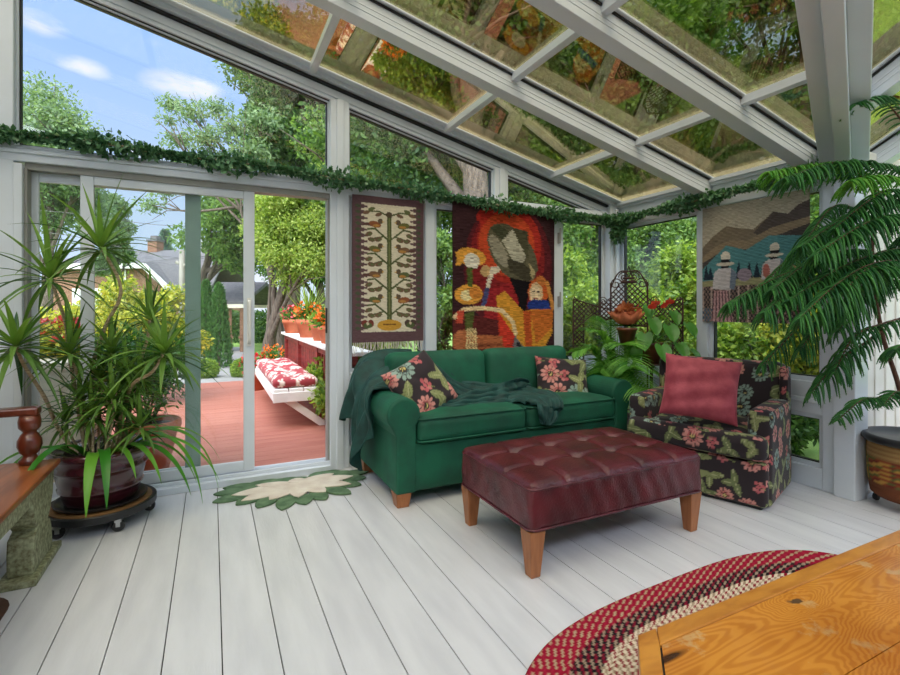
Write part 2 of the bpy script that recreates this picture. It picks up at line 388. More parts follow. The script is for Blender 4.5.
for y0, x0, x1 in ((.4, 1.3, 5.2), (-.9, .0, 5.2)):
    b = MB(); b.beam((x0, y0, zB(y0)-.028), (x1, y0, zB(y0)-.028), .05, .05); mk('purlin', b, W, ceil, bevel=.003)
def pane(poly):
    b = MB(); b.prism(poly, (0, 0, .008)); return mk('roof_pane', b, M['roof_glass'], ceil)
xs = [3.72]+PX+[-2.25]
for y1, y0 in bays+[(.83, -.2), (-.2, -1.0)]:
    for i in range(len(xs)-1):
        xa, xb = xs[i], xs[i+1]        # xa > xb ; keep y >= vy(x)
        pts = []
        n = 12; top = [(xa, y1), (xb, y1)]; low = []
        for k in range(n+1):
            x = xb+(xa-xb)*k/n
            if vy(x) < y1: low.append((x, max(y0, vy(x))))
        if len(low) < 2: continue
        xr = low[-1][0]
        poly = [(xr, y1, zA(xr)), (xb, y1, zA(xb))]+[(x, y, zA(x)) for x, y in low]
        if abs(poly[-1][1]-y1) < 1e-3: poly = poly[:-1]
        pane(poly)
for xa, xb in ((3.2, 2.4), (3.99, 3.2), (4.8, 3.99), (5.25, 4.8), (2.4, 1.2), (1.2, -2.25)):
    poly = [(x, min(1.76, vy(x)) if x < 3.68 else 1.76) for x in np.linspace(xb, xa, 9)]
    poly = [(x, y, zB(y)) for x, y in poly]+[(xa, -2.25, zB(-2.25)), (xb, -2.25, zB(-2.25))]
    pane(poly[::-1])
# stepped valley beam, running up from the post over the viewer
b = MB(); d = Vector((-1.2, -.53, 1.2*GA)); s = d.cross(Vector((0,0,1))).normalized()
p = Vector((3.72, 1.738, ZE-.01)); q = p+d*3.0
for off, w, h, dz in ((0, .075, .22, -.12), (.08, .086, .15, -.08), (-.08, .086, .14, -.075)):
    b.beam(p+s*off+Vector((0,0,dz)), q+s*off+Vector((0,0,dz)), w, h)
mk('valley_beam', b, W, ceil, bevel=.005)
b = MB(); b.box(3.62, 3.74, 1.66, 3.74, ZE-.032, ZE-.004)
mk('eave_plate', b, W, ceil)
# windows
WN = [0]
def window(axis, a0, a1, rects, f=.03):
    """glazing in the far wall (axis 'x') or the right wall (axis 'y'); rects are outlines of (a, z) corners"""
    WN[0] += 1; c = (a0+a1)/2
    w = struct(empty('window_%d' % WN[0], (c, 3.75, .2) if axis == 'x' else (3.715, c, .2)))
    for poly in rects:
        cx = sum(p[0] for p in poly)/len(poly); cz = sum(p[1] for p in poly)/len(poly); n = len(poly)
        P = (lambda a, z, t: (a, 3.735+t, z)) if axis == 'x' else (lambda a, z, t: (3.69+t, a, z))
        fr = MB(); gk = MB()
        for i in range(n):
            A, B = poly[i], poly[(i+1) % n]; L = math.hypot(B[0]-A[0], B[1]-A[1]); ux, uz = (B[0]-A[0])/L, (B[1]-A[1])/L
            nx, nz = -uz, ux
            if nx*(cx-A[0])+nz*(cz-A[1]) < 0: nx, nz = -nx, -nz
            for mb, i0, i1, t0, t1 in ((fr, 0, f, 0, .05), (gk, f, f+.007, .012, .045)):
                lo = [P(A[0]+nx*i0, A[1]+nz*i0, t0), P(B[0]+nx*i0, B[1]+nz*i0, t0), P(B[0]+nx*i1-ux*i1*.9, B[1]+nz*i1-uz*i1*.9, t0), P(A[0]+nx*i1+ux*i1*.9, A[1]+nz*i1+uz*i1*.9, t0)]
                hi = [P(A[0]+nx*i0, A[1]+nz*i0, t1), P(B[0]+nx*i0, B[1]+nz*i0, t1), P(B[0]+nx*i1-ux*i1*.9, B[1]+nz*i1-uz*i1*.9, t1), P(A[0]+nx*i1+ux*i1*.9, A[1]+nz*i1+uz*i1*.9, t1)]
                mb.hexa([Vector(v) for v in lo], [Vector(v) for v in hi])
        mk('window_frame', fr, W, w); mk('window_gasket', gk, M['gasket'], w)
        g = MB(); v = (0, .006, 0) if axis == 'x' else (.006, 0, 0); g.prism([P(a, z, .026) for a, z in poly], v); mk('glass_pane', g, M['glass'], w)
def R(a0, a1, z0, z1): return [(a0, z0), (a1, z0), (a1, z1), (a0, z1)]
def gable(a0, a1): return [(a0, 2.18), (a1, 2.18), (a1, zA(a1)-.165), (a0, zA(a0)-.165)]
window('x', -1.045, .80, [gable(-1.045, .80)], .012); window('x', .945, 2.245, [gable(.945, 2.245)], .012); window('x', 2.385, 3.45, [gable(2.385, 3.45)], .012)
for a0, a1 in ((.945, 1.58), (1.665, 2.90), (3.0, 3.55)): window('x', a0, a1, [R(a0, a1, .16, .52), R(a0, a1, .72, 2.085)])
for a0, a1 in ((2.77, 3.65), (1.84, 2.68)): window('y', a0, a1, [R(a0, a1, .14, .50), R(a0, a1, .72, 2.04)])
WN[0] += 1; w = struct(empty('window_%d' % WN[0], (5.25, -.2, .55)))
for y0, y1 in ((-2.08, -.9), (-.78, .4), (.52, 1.68)):
    g = MB(); g.box(5.245, 5.252, y0, y1, .55, 2.0); mk('glass_pane', g, M['glass'], w); g = MB(); g.prism([(5.245, y0, 2.12), (5.245, y1, 2.12), (5.245, y1, zB(y1)-.05), (5.245, y0, zB(y0)-.05)], (.007, 0, 0)); mk('glass_pane', g, M['glass'], w)
# casement hardware on the mullion right of the big tapestry
b = MB()
for z in (1.28, 1.88): b.box(2.935, 2.955, 3.675, 3.70, z-.05, z+.05); b.tube([(2.945, 3.67, z-.02), (2.945, 3.67, z+.09)], .008, 6)
struct(mk('window_latch', b, M['grey_reveal'], bpy.data.objects['window_5']))
# sliding door, slid open to the left
d1 = struct(empty('door_1', (-.1, 3.75, .05)))
def panel(name, x0, x1, y0, y1, mats, st=(.07, .07), z0=.07, z1=2.05):
    b = MB(); b.m = 0; b.box(x0, x0+st[0], y0, y1, z0, z1); b.box(x0+st[0], x1-st[1], y0+.002, y1-.002, z0, z0+.07); b.box(x0+st[0], x1-st[1], y0+.002, y1-.002, z1-.06, z1)
    b.m = 1 if len(mats) > 1 else 0; b.box(x1-st[1], x1, y0, y1, z0, z1); o = mk(name, b, mats, d1, bevel=.004)
    g = MB(); ym = (y0+y1)/2; g.box(x0+st[0]-.005, x1-st[1]+.005, ym-.003, ym+.003, z0+.06, z1-.05); mk('glass_pane', g, M['glass'], o)
    return o
panel('fixed_panel', -1.0, -.07, 3.775, 3.80, [W, M['green_edge']], (.05, .095))
sp = panel('sliding_panel', -.735, .272, 3.725, 3.755, [W], (.07, .072))
b = MB(); b.tube(smooth_path([(.236, 3.725, 1.27), (.236, 3.685, 1.25), (.236, 3.672, 1.17), (.236, 3.672, 1.07), (.236, 3.685, .99), (.236, 3.725, .97)], 5), .011, 8); b.box(.222, .25, 3.716, 3.727, .95, 1.29)
mk('handle', b, M['white_paint'], sp)
b = MB(); b.box(.776, .786, 3.73, 3.76, 1.03, 1.22); mk('latch_plate', b, M['black_plastic'], d1)

# ============================================================ SEATING
def legmesh(x, y, z0, z1, top=.075, bot=.05):
    b = MB(); h = lambda s, z: [Vector((x-s/2, y-s/2, z)), Vector((x+s/2, y-s/2, z)), Vector((x+s/2, y+s/2, z)), Vector((x-s/2, y+s/2, z))]
    return b.hexa(h(bot, z0), h(top, z1))
sofa = thing('sofa', 'emerald green velvet two seat sofa with rolled arms, standing below the woven wall hangings', 'sofa', (1.945, 3.2, 0))
VG = M['velvet_green']
V, F, _ = rbox(1.86, .80, .30, .02, .06); mk('base', (xf(V, (1.945, 3.20, .235)), F), VG, sofa, True)
def arm(sgn):
    c = 1.945; pr = [(-.815, .085)]
    for a in np.linspace(-42, 222, 26): r = math.radians(a); pr.append((-.895+.108*math.cos(r), .568+.102*math.sin(r)))
    pr += [(-.945, .44), (-.945, .085)]
    b = MB(); b.prism([(c+sgn*(-px) if sgn > 0 else c+px, 2.785, z) for px, z in pr], (0, .83, 0))
    return mk('arm', b, VG, sofa, bevel=.014)
for s in (-1, 1): arm(s)
V, F, _ = rbox(1.86, .20, .72, .05, .05); mk('back_frame', (xf(V, (1.945, 3.53, .445)), F), VG, sofa, True)
def cush(P, amt, ax):
    def f(V, N):
        s = np.abs(V).max(0); q = [1-np.abs(V[:, i]/s[i])**3 for i in range(3) if i != ax]
        V = V.copy(); V[:, ax] += np.sign(V[:, ax])*amt*q[0]*q[1]*(np.abs(V[:, ax])/s[ax])
        V[:, 2] += .003*np.sin(V[:, 0]*23+P)*np.sin(V[:, 1]*19+P); return V
    return f
for i, cx in enumerate((1.54, 2.35)):
    V, F, _ = rbox(.80, .17, .46, .06, .025, cush(i, .025, 1)); rot = Matrix.Rotation(-.10, 4, 'X')
    o = mk('back_cushion', (xf(V, (cx, 3.385, .665), rot), F), VG, sofa, True)
    V, F, _ = rbox(.80, .66, .165, .05, .025, cush(i+2, .02, 2)); so = mk('seat_cushion', (xf(V, (cx, 3.09, .462), None), F), VG, sofa, True)
    for z in (.53, .395):
        ring = []
        for qx, qy, a0 in ((.36, .29, 0), (-.36, .29, 90), (-.36, -.29, 180), (.36, -.29, 270)):
            for k in range(5): a = math.radians(a0+22.5*k); ring.append((cx+qx+.036*math.cos(a), 3.09+qy+.036*math.sin(a), z+(.004 if z > .5 else 0)))
        b = MB(); b.tube(ring, .006, 6, True); mk('piping', b, VG, so, True)
for x, y in ((1.05, 2.84), (2.84, 2.84), (1.05, 3.55), (2.84, 3.55)): mk('leg', legmesh(x, y, 0, .09, .10, .075), M['oak_leg'], sofa, bevel=.004)

# plush throw over the left arm, along the seat, and off its front edge
def drape(prof_a, prof_b, y0, y1, nu=70, nv=46, amp=.012, seed=0, drop=.24):
    A = smooth_path([(x, 0, z) for x, z in prof_a], 12); B = smooth_path([(x, 0, z) for x, z in prof_b], 12)
    def samp(P, t):
        L = [0]; [L.append(L[-1]+(P[i+1]-P[i]).length) for i in range(len(P)-1)]; s = t*L[-1]
        for i in range(len(P)-1):
            if L[i+1] >= s: return P[i].lerp(P[i+1], (s-L[i])/max(1e-9, L[i+1]-L[i]))
        return P[-1]
    out = np.zeros((nu, nv, 3))
    for i in range(nu):
        t = i/(nu-1); a = samp(A, t); c = samp(B, t); a2 = samp(A, min(1, t+.02)); tg = (a2-samp(A, max(0, t-.02))).normalized(); nr = Vector((-tg.z, 0, tg.x))
        if nr.z < -.2 and False: nr = -nr
        for j in range(nv):
            v = j/(nv-1); w = v*v*(3-2*v); p = a.lerp(c, w); y = y0+(y1-y0)*v+.03*math.sin(5*t+1.2)*t
            f = amp*(1+1.8*t)*(math.sin(v*19+2.2*t*3+seed)+.6*math.sin(v*37-5*t+seed*2)+.5*math.sin(v*8+t*9))
            p = p+nr*(f+amp*1.2); out[i, j] = (p.x-.02*math.sin(v*7)*t, y, p.z+.04*t*t*math.sin(v*9+1)*(t > .5)-drop*t**3*math.exp(-((v-.40)/.26)**2))
    return out
th = MB()
pa = [(1.27, .575), (1.19, .63), (1.12, .675), (1.05, .692), (.96, .67), (.92, .58), (.905, .45), (.90, .36)]
pb = [(1.42, .90), (1.30, .915), (1.16, .905), (1.03, .86), (.95, .76), (.905, .62), (.895, .5), (.885, .40)]
th.grid(drape(pa, pb, 3.10, 3.62))
def ribbon(path, width, n=14, nv=22, amp=.012, seed=0):
    P = smooth_path(path, n); out = np.zeros((len(P), nv, 3))
    wv = width if hasattr(width, '__len__') else [width]*len(path)
    for i, p in enumerate(P):
        t = i/(len(P)-1); tg = (P[min(i+1, len(P)-1)]-P[max(i-1, 0)]).normalized(); k = t*(len(path)-1); k0 = min(int(k), len(path)-2); wd = wv[k0]+(wv[k0+1]-wv[k0])*(k-k0)
        up = Vector((0, -.5, 1)) if t < .8 else Vector((.2, -1, .1)); side = tg.cross(up).normalized(); nr = side.cross(tg).normalized()
        if nr.dot(up) < 0: nr = -nr
        for j in range(nv):
            v = j/(nv-1)-.5; f = amp*(1.2+math.sin(v*26+t*6+seed)+.6*math.sin(v*47-t*9)+.5*math.sin(t*40+v*9))
            out[i, j] = p+side*(v*wd*(1+.06*math.sin(t*30)))+nr*f
    return out
th.grid(ribbon([(1.40, 3.29, .80), (1.52, 3.24, .70), (1.68, 3.20, .60), (1.88, 3.14, .575), (2.03, 3.02, .575), (2.10, 2.86, .572), (2.10, 2.765, .55), (2.08, 2.735, .49), (2.06, 2.735, .42)], [.30, .22, .22, .26, .30, .30, .26, .20, .08]))
th.grid(ribbon([(1.22, 3.02, .585), (1.40, 2.98, .565), (1.62, 3.0, .568), (1.85, 3.02, .572), (2.02, 3.05, .575), (2.20, 3.12, .58)], [.10, .12, .16, .22, .26, .16], seed=3))
tag(mk('throw_blanket', th, M['throw'], None, True, sub=1, solid=.008), 'dark teal plush throw trailing over the green sofa arm and seat', 'blanket')

# floral cloth: dark ground with leaves, daisies and berries
def floral(U, Vv, seed=0, cell=.13, scale=1.0):
    rng = np.random.default_rng(seed); U = np.asarray(U); Vv = np.asarray(Vv)
    C = np.zeros((len(U), 3)); C[:] = lin((44, 36, 40))
    def put(m, c): C[m] = lin(c)
    iu0, iu1 = math.floor(U.min()/cell)-1, math.ceil(U.max()/cell)+1; iv0, iv1 = math.floor(Vv.min()/cell)-1, math.ceil(Vv.max()/cell)+1
    for iu in range(iu0, iu1+1):
        for iv in range(iv0, iv1+1):
            cx = (iu+.5*(iv % 2)+rng.uniform(-.2, .2))*cell; cy = (iv+rng.uniform(-.2, .2))*cell; k = rng.random(); th0 = rng.uniform(0, 6.28)
            dx, dy = U-cx, Vv-cy; rr = np.hypot(dx, dy); near = rr < .12*scale
            if not near.any(): continue
            th = np.arctan2(dy, dx)+th0
            if k < .36:
                R = rng.uniform(.05, .068)*scale; n = 11; pet = (rr < R*(.72+.28*np.abs(np.cos(n*th/2))))&(rr > R*.25)
                pk = rng.random() < .6; put(pet, (196, 134, 124) if pk else (138, 160, 148)); put(pet&(np.abs(np.cos(n*th/2)) < .3), (60, 46, 48)); put(pet&(rr < R*.55)&(np.cos(n*th) > 0), (176, 92, 90) if pk else (84, 104, 98))
                put(rr < R*.3, (52, 44, 40)); put((rr < R*.22)&(np.sin(rr*900) > 0), (196, 178, 110))
            elif k < .78:
                for a in (0, 1.5, 3.3)[:rng.integers(2, 4)]:
                    ca, sa = math.cos(th0+a), math.sin(th0+a); ex = (dx*ca+dy*sa)-.042*scale; ey = -dx*sa+dy*ca
                    lf = (ex/(.042*scale))**2+(ey/(.021*scale*(1-.35*ex/(.045*scale))))**2 < 1; g = (132, 138, 92) if k < .6 else (106, 116, 76)
                    put(lf, g); put(lf&(np.abs(ey) < .0022), (164, 166, 122)); put(lf&(np.abs(ey) > .0022)&(np.cos((ex+np.abs(ey))*420) > .75), (104, 112, 66))
            else:
                for a in range(7):
                    ox, oy = .026*scale*math.cos(a*.9+th0)*(a > 0), .026*scale*math.sin(a*.9+th0)*(a > 0); put(np.hypot(dx-ox, dy-oy) < .0115*scale, (184, 112, 108) if a % 2 else (176, 88, 92))
                put((np.abs(-dx*math.sin(th0)+dy*math.cos(th0)) < .003)&((dx*math.cos(th0)+dy*math.sin(th0)) < -.02)&near&(rr < .07), (124, 132, 80))
    return C
def uvbox(V, N):
    a = np.abs(N).argmax(1); U = np.where(a == 0, V[:, 1], V[:, 0])+a*.37; Q = np.where(a == 2, V[:, 1], V[:, 2]); return U, Q
ch = thing('armchair', 'black floral upholstered armchair holding the pink velvet cushion', 'armchair', (3.155, 2.30, 0))
CR = Matrix.Rotation(math.atan2(-.33, -.945), 4, 'Z'); CL = (3.155, 2.30, 0)
def chpart(name, size, loc, r=.03, cell=.0085, disp=None, seed=0, parent=None):
    V, F, N = rbox(*size, r, cell, disp); U, Q = uvbox(V, N); V = V+np.array(loc)
    return mk(name, (xf(V, CL, CR), F), M['floral'], parent or ch, True, col=floral(U, Q, seed))
# local frame: +x forward, +y the chair's own left hand
chpart('base', (.72, .86, .27), (-.0, 0, .155), .03, seed=1)
for s, sd in ((1, 2), (-1, 3)):
    def slope(V, N):
        V = V.copy(); V[:, 2] += np.where(V[:, 2] > 0, -.035*(V[:, 0]/.3), 0); return V
    chpart('arm', (.60, .135, .59), (.02, s*.375, .305), .04, disp=lambda V, N: V+np.stack([0*V[:,0], .02*s*(V[:,2] > .1)*(V[:,2]-.1), 0*V[:,0]], -1), seed=sd)
def puffseat(V, N):
    V = V.copy(); V[:, 2] += np.sign(V[:, 2])*.022*(1-(V[:, 0]/.34)**2)*(1-(V[:, 1]/.42)**2); return V
cu = chpart('seat_cushion', (.58, .60, .15), (.03, 0, .372), .045, disp=puffseat, seed=7)
chpart('cushion_front', (.13, .86, .15), (.335, 0, .372), .05, seed=9, parent=cu)
def lean(V, N):
    V = V.copy(); V[:, 0] -= .10*(V[:, 2]+.4)/.8; V[:, 0] += np.where(V[:, 0] > -.02, .02*(1-(V[:, 1]/.4)**2), 0); return V
chpart('backrest', (.17, .80, .66), (-.225, 0, .51), .05, disp=lean, seed=4)
for s in (1, -1): chpart('wing', (.14, .05, .30), (-.27, s*.405, .67), .024, seed=11+s)
V, F, _ = rbox(.66, .80, .03, .01, .1); mk('plinth', (xf(V+np.array((0, 0, .015)), CL, CR), F), M['black_plastic'], ch)

def cushion(name, w, h, t, loc, normal, spin, label, material=None, seed=0, colfn=None, wr=.006):
    V, F = pillow_mesh(w, h, t, 60, seed, wr); c = None
    if colfn is not None: c = colfn(V[:, 0], V[:, 1]+.9*(V[:, 2] < 0))
    z = Vector(normal).normalized(); x = Vector((0,0,1)).cross(z).normalized(); y = z.cross(x); R = Matrix((x, y, z)).transposed() @ Matrix.Rotation(spin, 3, 'Z')
    return tag(mk(name, (xf(V, loc, R), F), material, None, True, col=c), label, 'cushion')
cushion('throw_pillow', .42, .42, .15, at(421, 387, 3.30), (.12, -.88, .52), .42, 'dark floral cushion propped askew in the left corner of the green sofa', M['floral'], 3, lambda u, v: floral(u, v, 23, .15, 1.35))
cushion('throw_pillow', .44, .36, .14, at(562, 379, 3.93), (-.25, -.85, .4), -.10, 'dark floral cushion leaning at the right end of the green sofa', M['floral'], 4, lambda u, v: floral(u, v, 31, .14, 1.25))
cushion('throw_pillow', .46, .42, .17, at(700, 388, 3.22), (-.72, -.60, .33), -.10, 'crushed pink velvet cushion on the floral armchair', M['pink_velvet'], 5, None, .014)

# tufted leather ottoman
ot = thing('ottoman', 'oxblood leather tufted ottoman on tapered wooden legs', 'ottoman', (1.84, 2.13, 0))
def tuft(V, N):
    V = V.copy(); top = V[:, 2] > 0; X, Y = V[:, 0], V[:, 1]; k = (V[:, 2].clip(0)/.112)
    dome = .034*(1-(X/.57)**4).clip(0)*(1-(Y/.34)**4).clip(0); cut = 0
    bx = [-.36, -.12, .12, .36]; by = [-.115, .115]
    for a in bx:
        for c in by: cut = cut+.030*np.exp(-((X-a)**2+(Y-c)**2)/.0008)+.016*np.exp(-((X-a)**2+(Y-c)**2)/.010)
    for a in bx: cut = cut+.014*np.exp(-((X-a)/.012)**2)
    for c in by: cut = cut+.014*np.exp(-((Y-c)/.012)**2)*(np.abs(X) < .56)
    V[:, 2] += np.where(top, k*(dome-np.minimum(cut, .055)), 0)
    side = np.where(np.abs(V[:, 2]) < .1, .0025*np.sin(X*63+2*np.sin(V[:, 2]*20))*np.cos(Y*57), 0); V[:, 0] += side*np.sign(X)*(np.abs(X) > .5); V[:, 1] += side*np.sign(Y)*(np.abs(Y) > .3)
    return V
V, F, _ = rbox(1.14, .685, .225, .035, .012, tuft); up = mk('upholstery', (xf(V, (1.84, 2.13, .318)), F), M['leather'], ot, True)
for a in (-.36, -.12, .12, .36):
    for c in (-.115, .115):
        b = MB(); b.lathe([(0, .005), (.008, .004), (.011, 0), (0, -.004)], (1.84+a, 2.13+c, .404), 12); mk('button', b, M['leather'], up, True)
for z, w, h in ((.405, 1.13, .675), (.225, 1.135, .68)):
    ring = []
    for qx, qy, a0 in ((w/2-.035, h/2-.035, 0), (-w/2+.035, h/2-.035, 90), (-w/2+.035, -h/2+.035, 180), (w/2-.035, -h/2+.035, 270)):
        for k in range(5): a = math.radians(a0+22.5*k); ring.append((1.84+qx+.038*math.cos(a), 2.13+qy+.038*math.sin(a), z))
    b = MB(); b.tube(ring, .0055, 6, True); mk('piping', b, M['leather'], up, True)
for x, y in ((1.315, 1.835), (2.365, 1.835), (1.315, 2.425), (2.365, 2.425)): mk('leg', legmesh(x, y, 0, .215, .085, .05), M['oak_leg'], ot, bevel=.004)
# ============================================================ RUGS, TABLE, SETTLE
def rug():
    cx, cy, a, c_, ex = 1.82, .90, 1.03, .63, 3.2; nr, na = 110, 1100
    th = np.linspace(0, 2*PI, na, endpoint=False); ct, st = np.cos(th), np.sin(th)
    rad = (np.abs(ct)**ex+np.abs(st)**ex)**(-1/ex); bx, by = a*rad*ct, c_*rad*st
    seg = np.hypot(np.diff(np.append(bx, bx[0])), np.diff(np.append(by, by[0]))); arc = np.concatenate([[0], np.cumsum(seg)[:-1]])
    V = []; C = []; pal = [((138,20,44), (152,30,54), (170,146,118)), ((30,24,28), (120,20,42), (150,132,112)), ((206,192,168), (150,128,106), (126,20,40)), ((138,20,44), (152,30,54), (130,100,84))]
    R = np.linspace(1, .02, nr); rot = math.radians(2.2)
    for i, r in enumerate(R):
        s = (1-r)*.63; ring = int(s/.016); fr = (s/.016) % 1
        band = 0 if s < .096 else 1 if s < .160 else 2 if s < .235 else 3 if s < .31 else 1 if s < .38 else 2 if s < .46 else 3
        x = bx*r; y = by*r; z = .004+.008*math.sqrt(max(0, 1-(2*fr-1)**2))*np.ones(na)
        k = (np.floor(arc*r/.017+ring*.5+fr*.5)).astype(int); p = pal[band]; pick = (k*3+ring*5) % 4
        col = np.where((pick == 0)[:, None], lin(p[2]), np.where((pick == 2)[:, None], lin(p[1]), lin(p[0])))
        if i == 0: z[:] = 0; col = np.tile(lin(p[0]), (na, 1))
        V.append(np.stack([cx+x*math.cos(rot)-y*math.sin(rot), cy+x*math.sin(rot)+y*math.cos(rot), z], -1)); C.append(col)
    idx = np.arange(nr*na).reshape(nr, na); nx = np.roll(idx, -1, 1)
    F = np.stack([idx[:-1], nx[:-1], nx[1:], idx[1:]], -1).reshape(-1, 4)
    return np.concatenate(V), F, np.concatenate(C)
V, F, C = rug()
tag(mk('braided_rug', (V, F), M['rugwool'], None, False, col=C), 'red black and cream braided oval rug under the pine coffee table', 'rug')

def leafpoly(c, ang, L, Wd, z, n=9):
    o = []
    for k in range(n): t = k/(n-1); o.append((t*L, Wd/2*max(0, math.sin(PI*t**.9))**.7))
    for k in range(n-2, 0, -1): t = k/(n-1); o.append((t*L, -Wd/2*max(0, math.sin(PI*t**.9))**.7))
    ca, sa = math.cos(ang), math.sin(ang); return [(c[0]+x*ca-y*sa, c[1]+x*sa+y*ca, z) for x, y in o]
M['rug_green'] = mat('rug_green', (104,132,98), .95, rgb2=(66,96,66), scale=14, bump=.6, bscale=150)
M['rug_white'] = mat('rug_white', (222,214,198), .95, rgb2=(204,190,174), scale=10, bump=.6, bscale=150)
lr = thing('flower_mat', 'small half flower mat with green leaves by the sliding door', 'mat', (.5, 3.4, 0))
b = MB(); zz = .001
for k, an in enumerate(np.linspace(176, 364, 11)):
    a = math.radians(an); ra = .19+.16*abs(math.cos(a)); c = (.52+ra*math.cos(a)*.9, 3.50+.22*math.sin(a)); b.prism(leafpoly(c, a, .20+.03*math.sin(k*2), .12, zz+.0004*k), (0, 0, .011))
for k, (x, y, a) in enumerate(((.30, 3.58, 170), (.45, 3.60, 175), (.62, 3.60, 8), (.70, 3.57, 0), (.28, 3.54, 190), (.52, 3.58, 180), (.40, 3.55, 5), (.60, 3.555, 170))): b.prism(leafpoly((x, y), math.radians(a), .24, .12, zz+.0004*k), (0, 0, .0105))
mk('leaf_border', b, M['rug_green'], lr, bevel=.003)
b = MB()
for k, (a, L, w) in enumerate(((184, .42, .14), (203, .40, .14), (226, .30, .13), (162, .28, .10), (262, .26, .13), (300, .28, .14), (332, .37, .14), (356, .38, .14), (18, .28, .10), (90, .10, .12))):
    b.prism(leafpoly((.53, 3.465), math.radians(a), L, w, .012+.0006*k), (0, 0, .007))
mk('petal', b, M['rug_white'], lr, bevel=.003)

def pine_top(name):
    m, t, N, L = nt(name); b = N('ShaderNodeBsdfPrincipled', i_Roughness=.22); o = N('ShaderNodeOutputMaterial'); L(b.outputs[0], o.inputs[0])
    b.inputs['Coat Weight'].default_value = .3
    tc = N('ShaderNodeTexCoord'); mp = N('ShaderNodeMapping'); mp.inputs['Scale'].default_value = (.9, 5.6, 1); L(tc.outputs['Object'], mp.inputs[0])
    vo = N('ShaderNodeTexVoronoi', feature='SMOOTH_F1'); vo.inputs['Scale'].default_value = 1.55; vo.inputs['Smoothness'].default_value = .25; L(mp.outputs[0], vo.inputs['Vector'])
    no = N('ShaderNodeTexNoise'); no.inputs['Scale'].default_value = 2.2; no.inputs['Detail'].default_value = 3; L(mp.outputs[0], no.inputs[0])
    ad = N('ShaderNodeMath', operation='MULTIPLY_ADD'); L(no.outputs[0], ad.inputs[0]); ad.inputs[1].default_value = .5; L(vo.outputs['Distance'], ad.inputs[2])
    mu = N('ShaderNodeMath', operation='MULTIPLY'); L(ad.outputs[0], mu.inputs[0]); mu.inputs[1].default_value = 82
    wn = N('ShaderNodeTexNoise'); wn.inputs['Scale'].default_value = 22; L(tc.outputs['Object'], wn.inputs[0]); wsc = N('ShaderNodeVectorMath', operation='SCALE'); wsc.inputs['Scale'].default_value = .05; L(wn.outputs[1], wsc.inputs[0]); wob = N('ShaderNodeVectorMath', operation='ADD'); L(tc.outputs['Object'], wob.inputs[0]); L(wsc.outputs[0], wob.inputs[1])
    core = None                                                            # KNOTS: dark oval hearts the grain bends round
    for kx, ky, kr in ((1.50, .56, .024), (1.84, .52, .034), (1.28, .45, .022), (1.36, .745, .012), (2.1, .74, .02)):
        sb_ = N('ShaderNodeVectorMath', operation='SUBTRACT'); L(wob.outputs[0], sb_.inputs[0]); sb_.inputs[1].default_value = (kx+.025, ky+.025, .485)
        ml = N('ShaderNodeVectorMath', operation='MULTIPLY'); L(sb_.outputs[0], ml.inputs[0]); ml.inputs[1].default_value = (.55/kr, 1.15/kr, 0)
        ln = N('ShaderNodeVectorMath', operation='LENGTH'); L(ml.outputs[0], ln.inputs[0])
        bd = N('ShaderNodeMapRange', interpolation_type='SMOOTHSTEP'); bd.inputs['From Min'].default_value = 7; bd.inputs['From Max'].default_value = 0; bd.inputs['To Max'].default_value = .55*82; L(ln.outputs['Value'], bd.inputs['Value'])
        ad2 = N('ShaderNodeMath', operation='ADD'); L(mu.outputs[0], ad2.inputs[0]); L(bd.outputs[0], ad2.inputs[1]); mu = ad2
        cm = N('ShaderNodeMapRange', interpolation_type='SMOOTHSTEP'); cm.inputs['From Min'].default_value = 1.15; cm.inputs['From Max'].default_value = .7; L(ln.outputs['Value'], cm.inputs['Value'])
        if core is None: core = cm
        else: mxx = N('ShaderNodeMath', operation='MAXIMUM'); L(core.outputs[0], mxx.inputs[0]); L(cm.outputs[0], mxx.inputs[1]); core = mxx
    sn = N('ShaderNodeMath', operation='SINE'); L(mu.outputs[0], sn.inputs[0])
    r = N('ShaderNodeValToRGB'); e = r.color_ramp.elements; e[0].position = .15; e[0].color = c4((186,118,44)); e[1].position = .8; e[1].color = c4((202,136,54)); 
    sc = N('ShaderNodeMapRange'); sc.inputs['From Min'].default_value = -1; L(sn.outputs[0], sc.inputs['Value']); L(sc.outputs[0], r.inputs[0])
    kr = N('ShaderNodeValToRGB'); k = kr.color_ramp.elements; k[0].position = .055; k[0].color = (1,1,1,1); k[1].position = .11; k[1].color = (0,0,0,1); L(vo.outputs['Distance'], kr.inputs[0])
    m1 = N('ShaderNodeMix', data_type='RGBA'); L(kr.outputs[0], m1.inputs[0]); L(r.outputs[0], m1.inputs[6]); m1.inputs[7].default_value = c4((70,40,18))
    n2 = N('ShaderNodeTexNoise'); n2.inputs['Scale'].default_value = 7; n2.inputs['Detail'].default_value = 9; n2.inputs['Roughness'].default_value = .7; L(tc.outputs['Object'], n2.inputs[0])
    r2 = N('ShaderNodeValToRGB'); q = r2.color_ramp.elements; q[0].position = .58; q[0].color = (0,0,0,1); q[1].position = .64; q[1].color = (.75,.75,.75,1); L(n2.outputs[0], r2.inputs[0])
    m2 = N('ShaderNodeMix', data_type='RGBA'); L(r2.outputs[0], m2.inputs[0]); L(m1.outputs[2], m2.inputs[6]); m2.inputs[7].default_value = c4((198,164,112))
    n3 = N('ShaderNodeTexNoise'); n3.inputs['Scale'].default_value = 3.2; n3.inputs['Detail'].default_value = 5; L(tc.outputs['Object'], n3.inputs[0])
    r3 = N('ShaderNodeValToRGB'); q = r3.color_ramp.elements; q[0].position = .25; q[0].color = c4((178,120,70)); q[1].position = .55; q[1].color = (1,1,1,1); L(n3.outputs[0], r3.inputs[0])
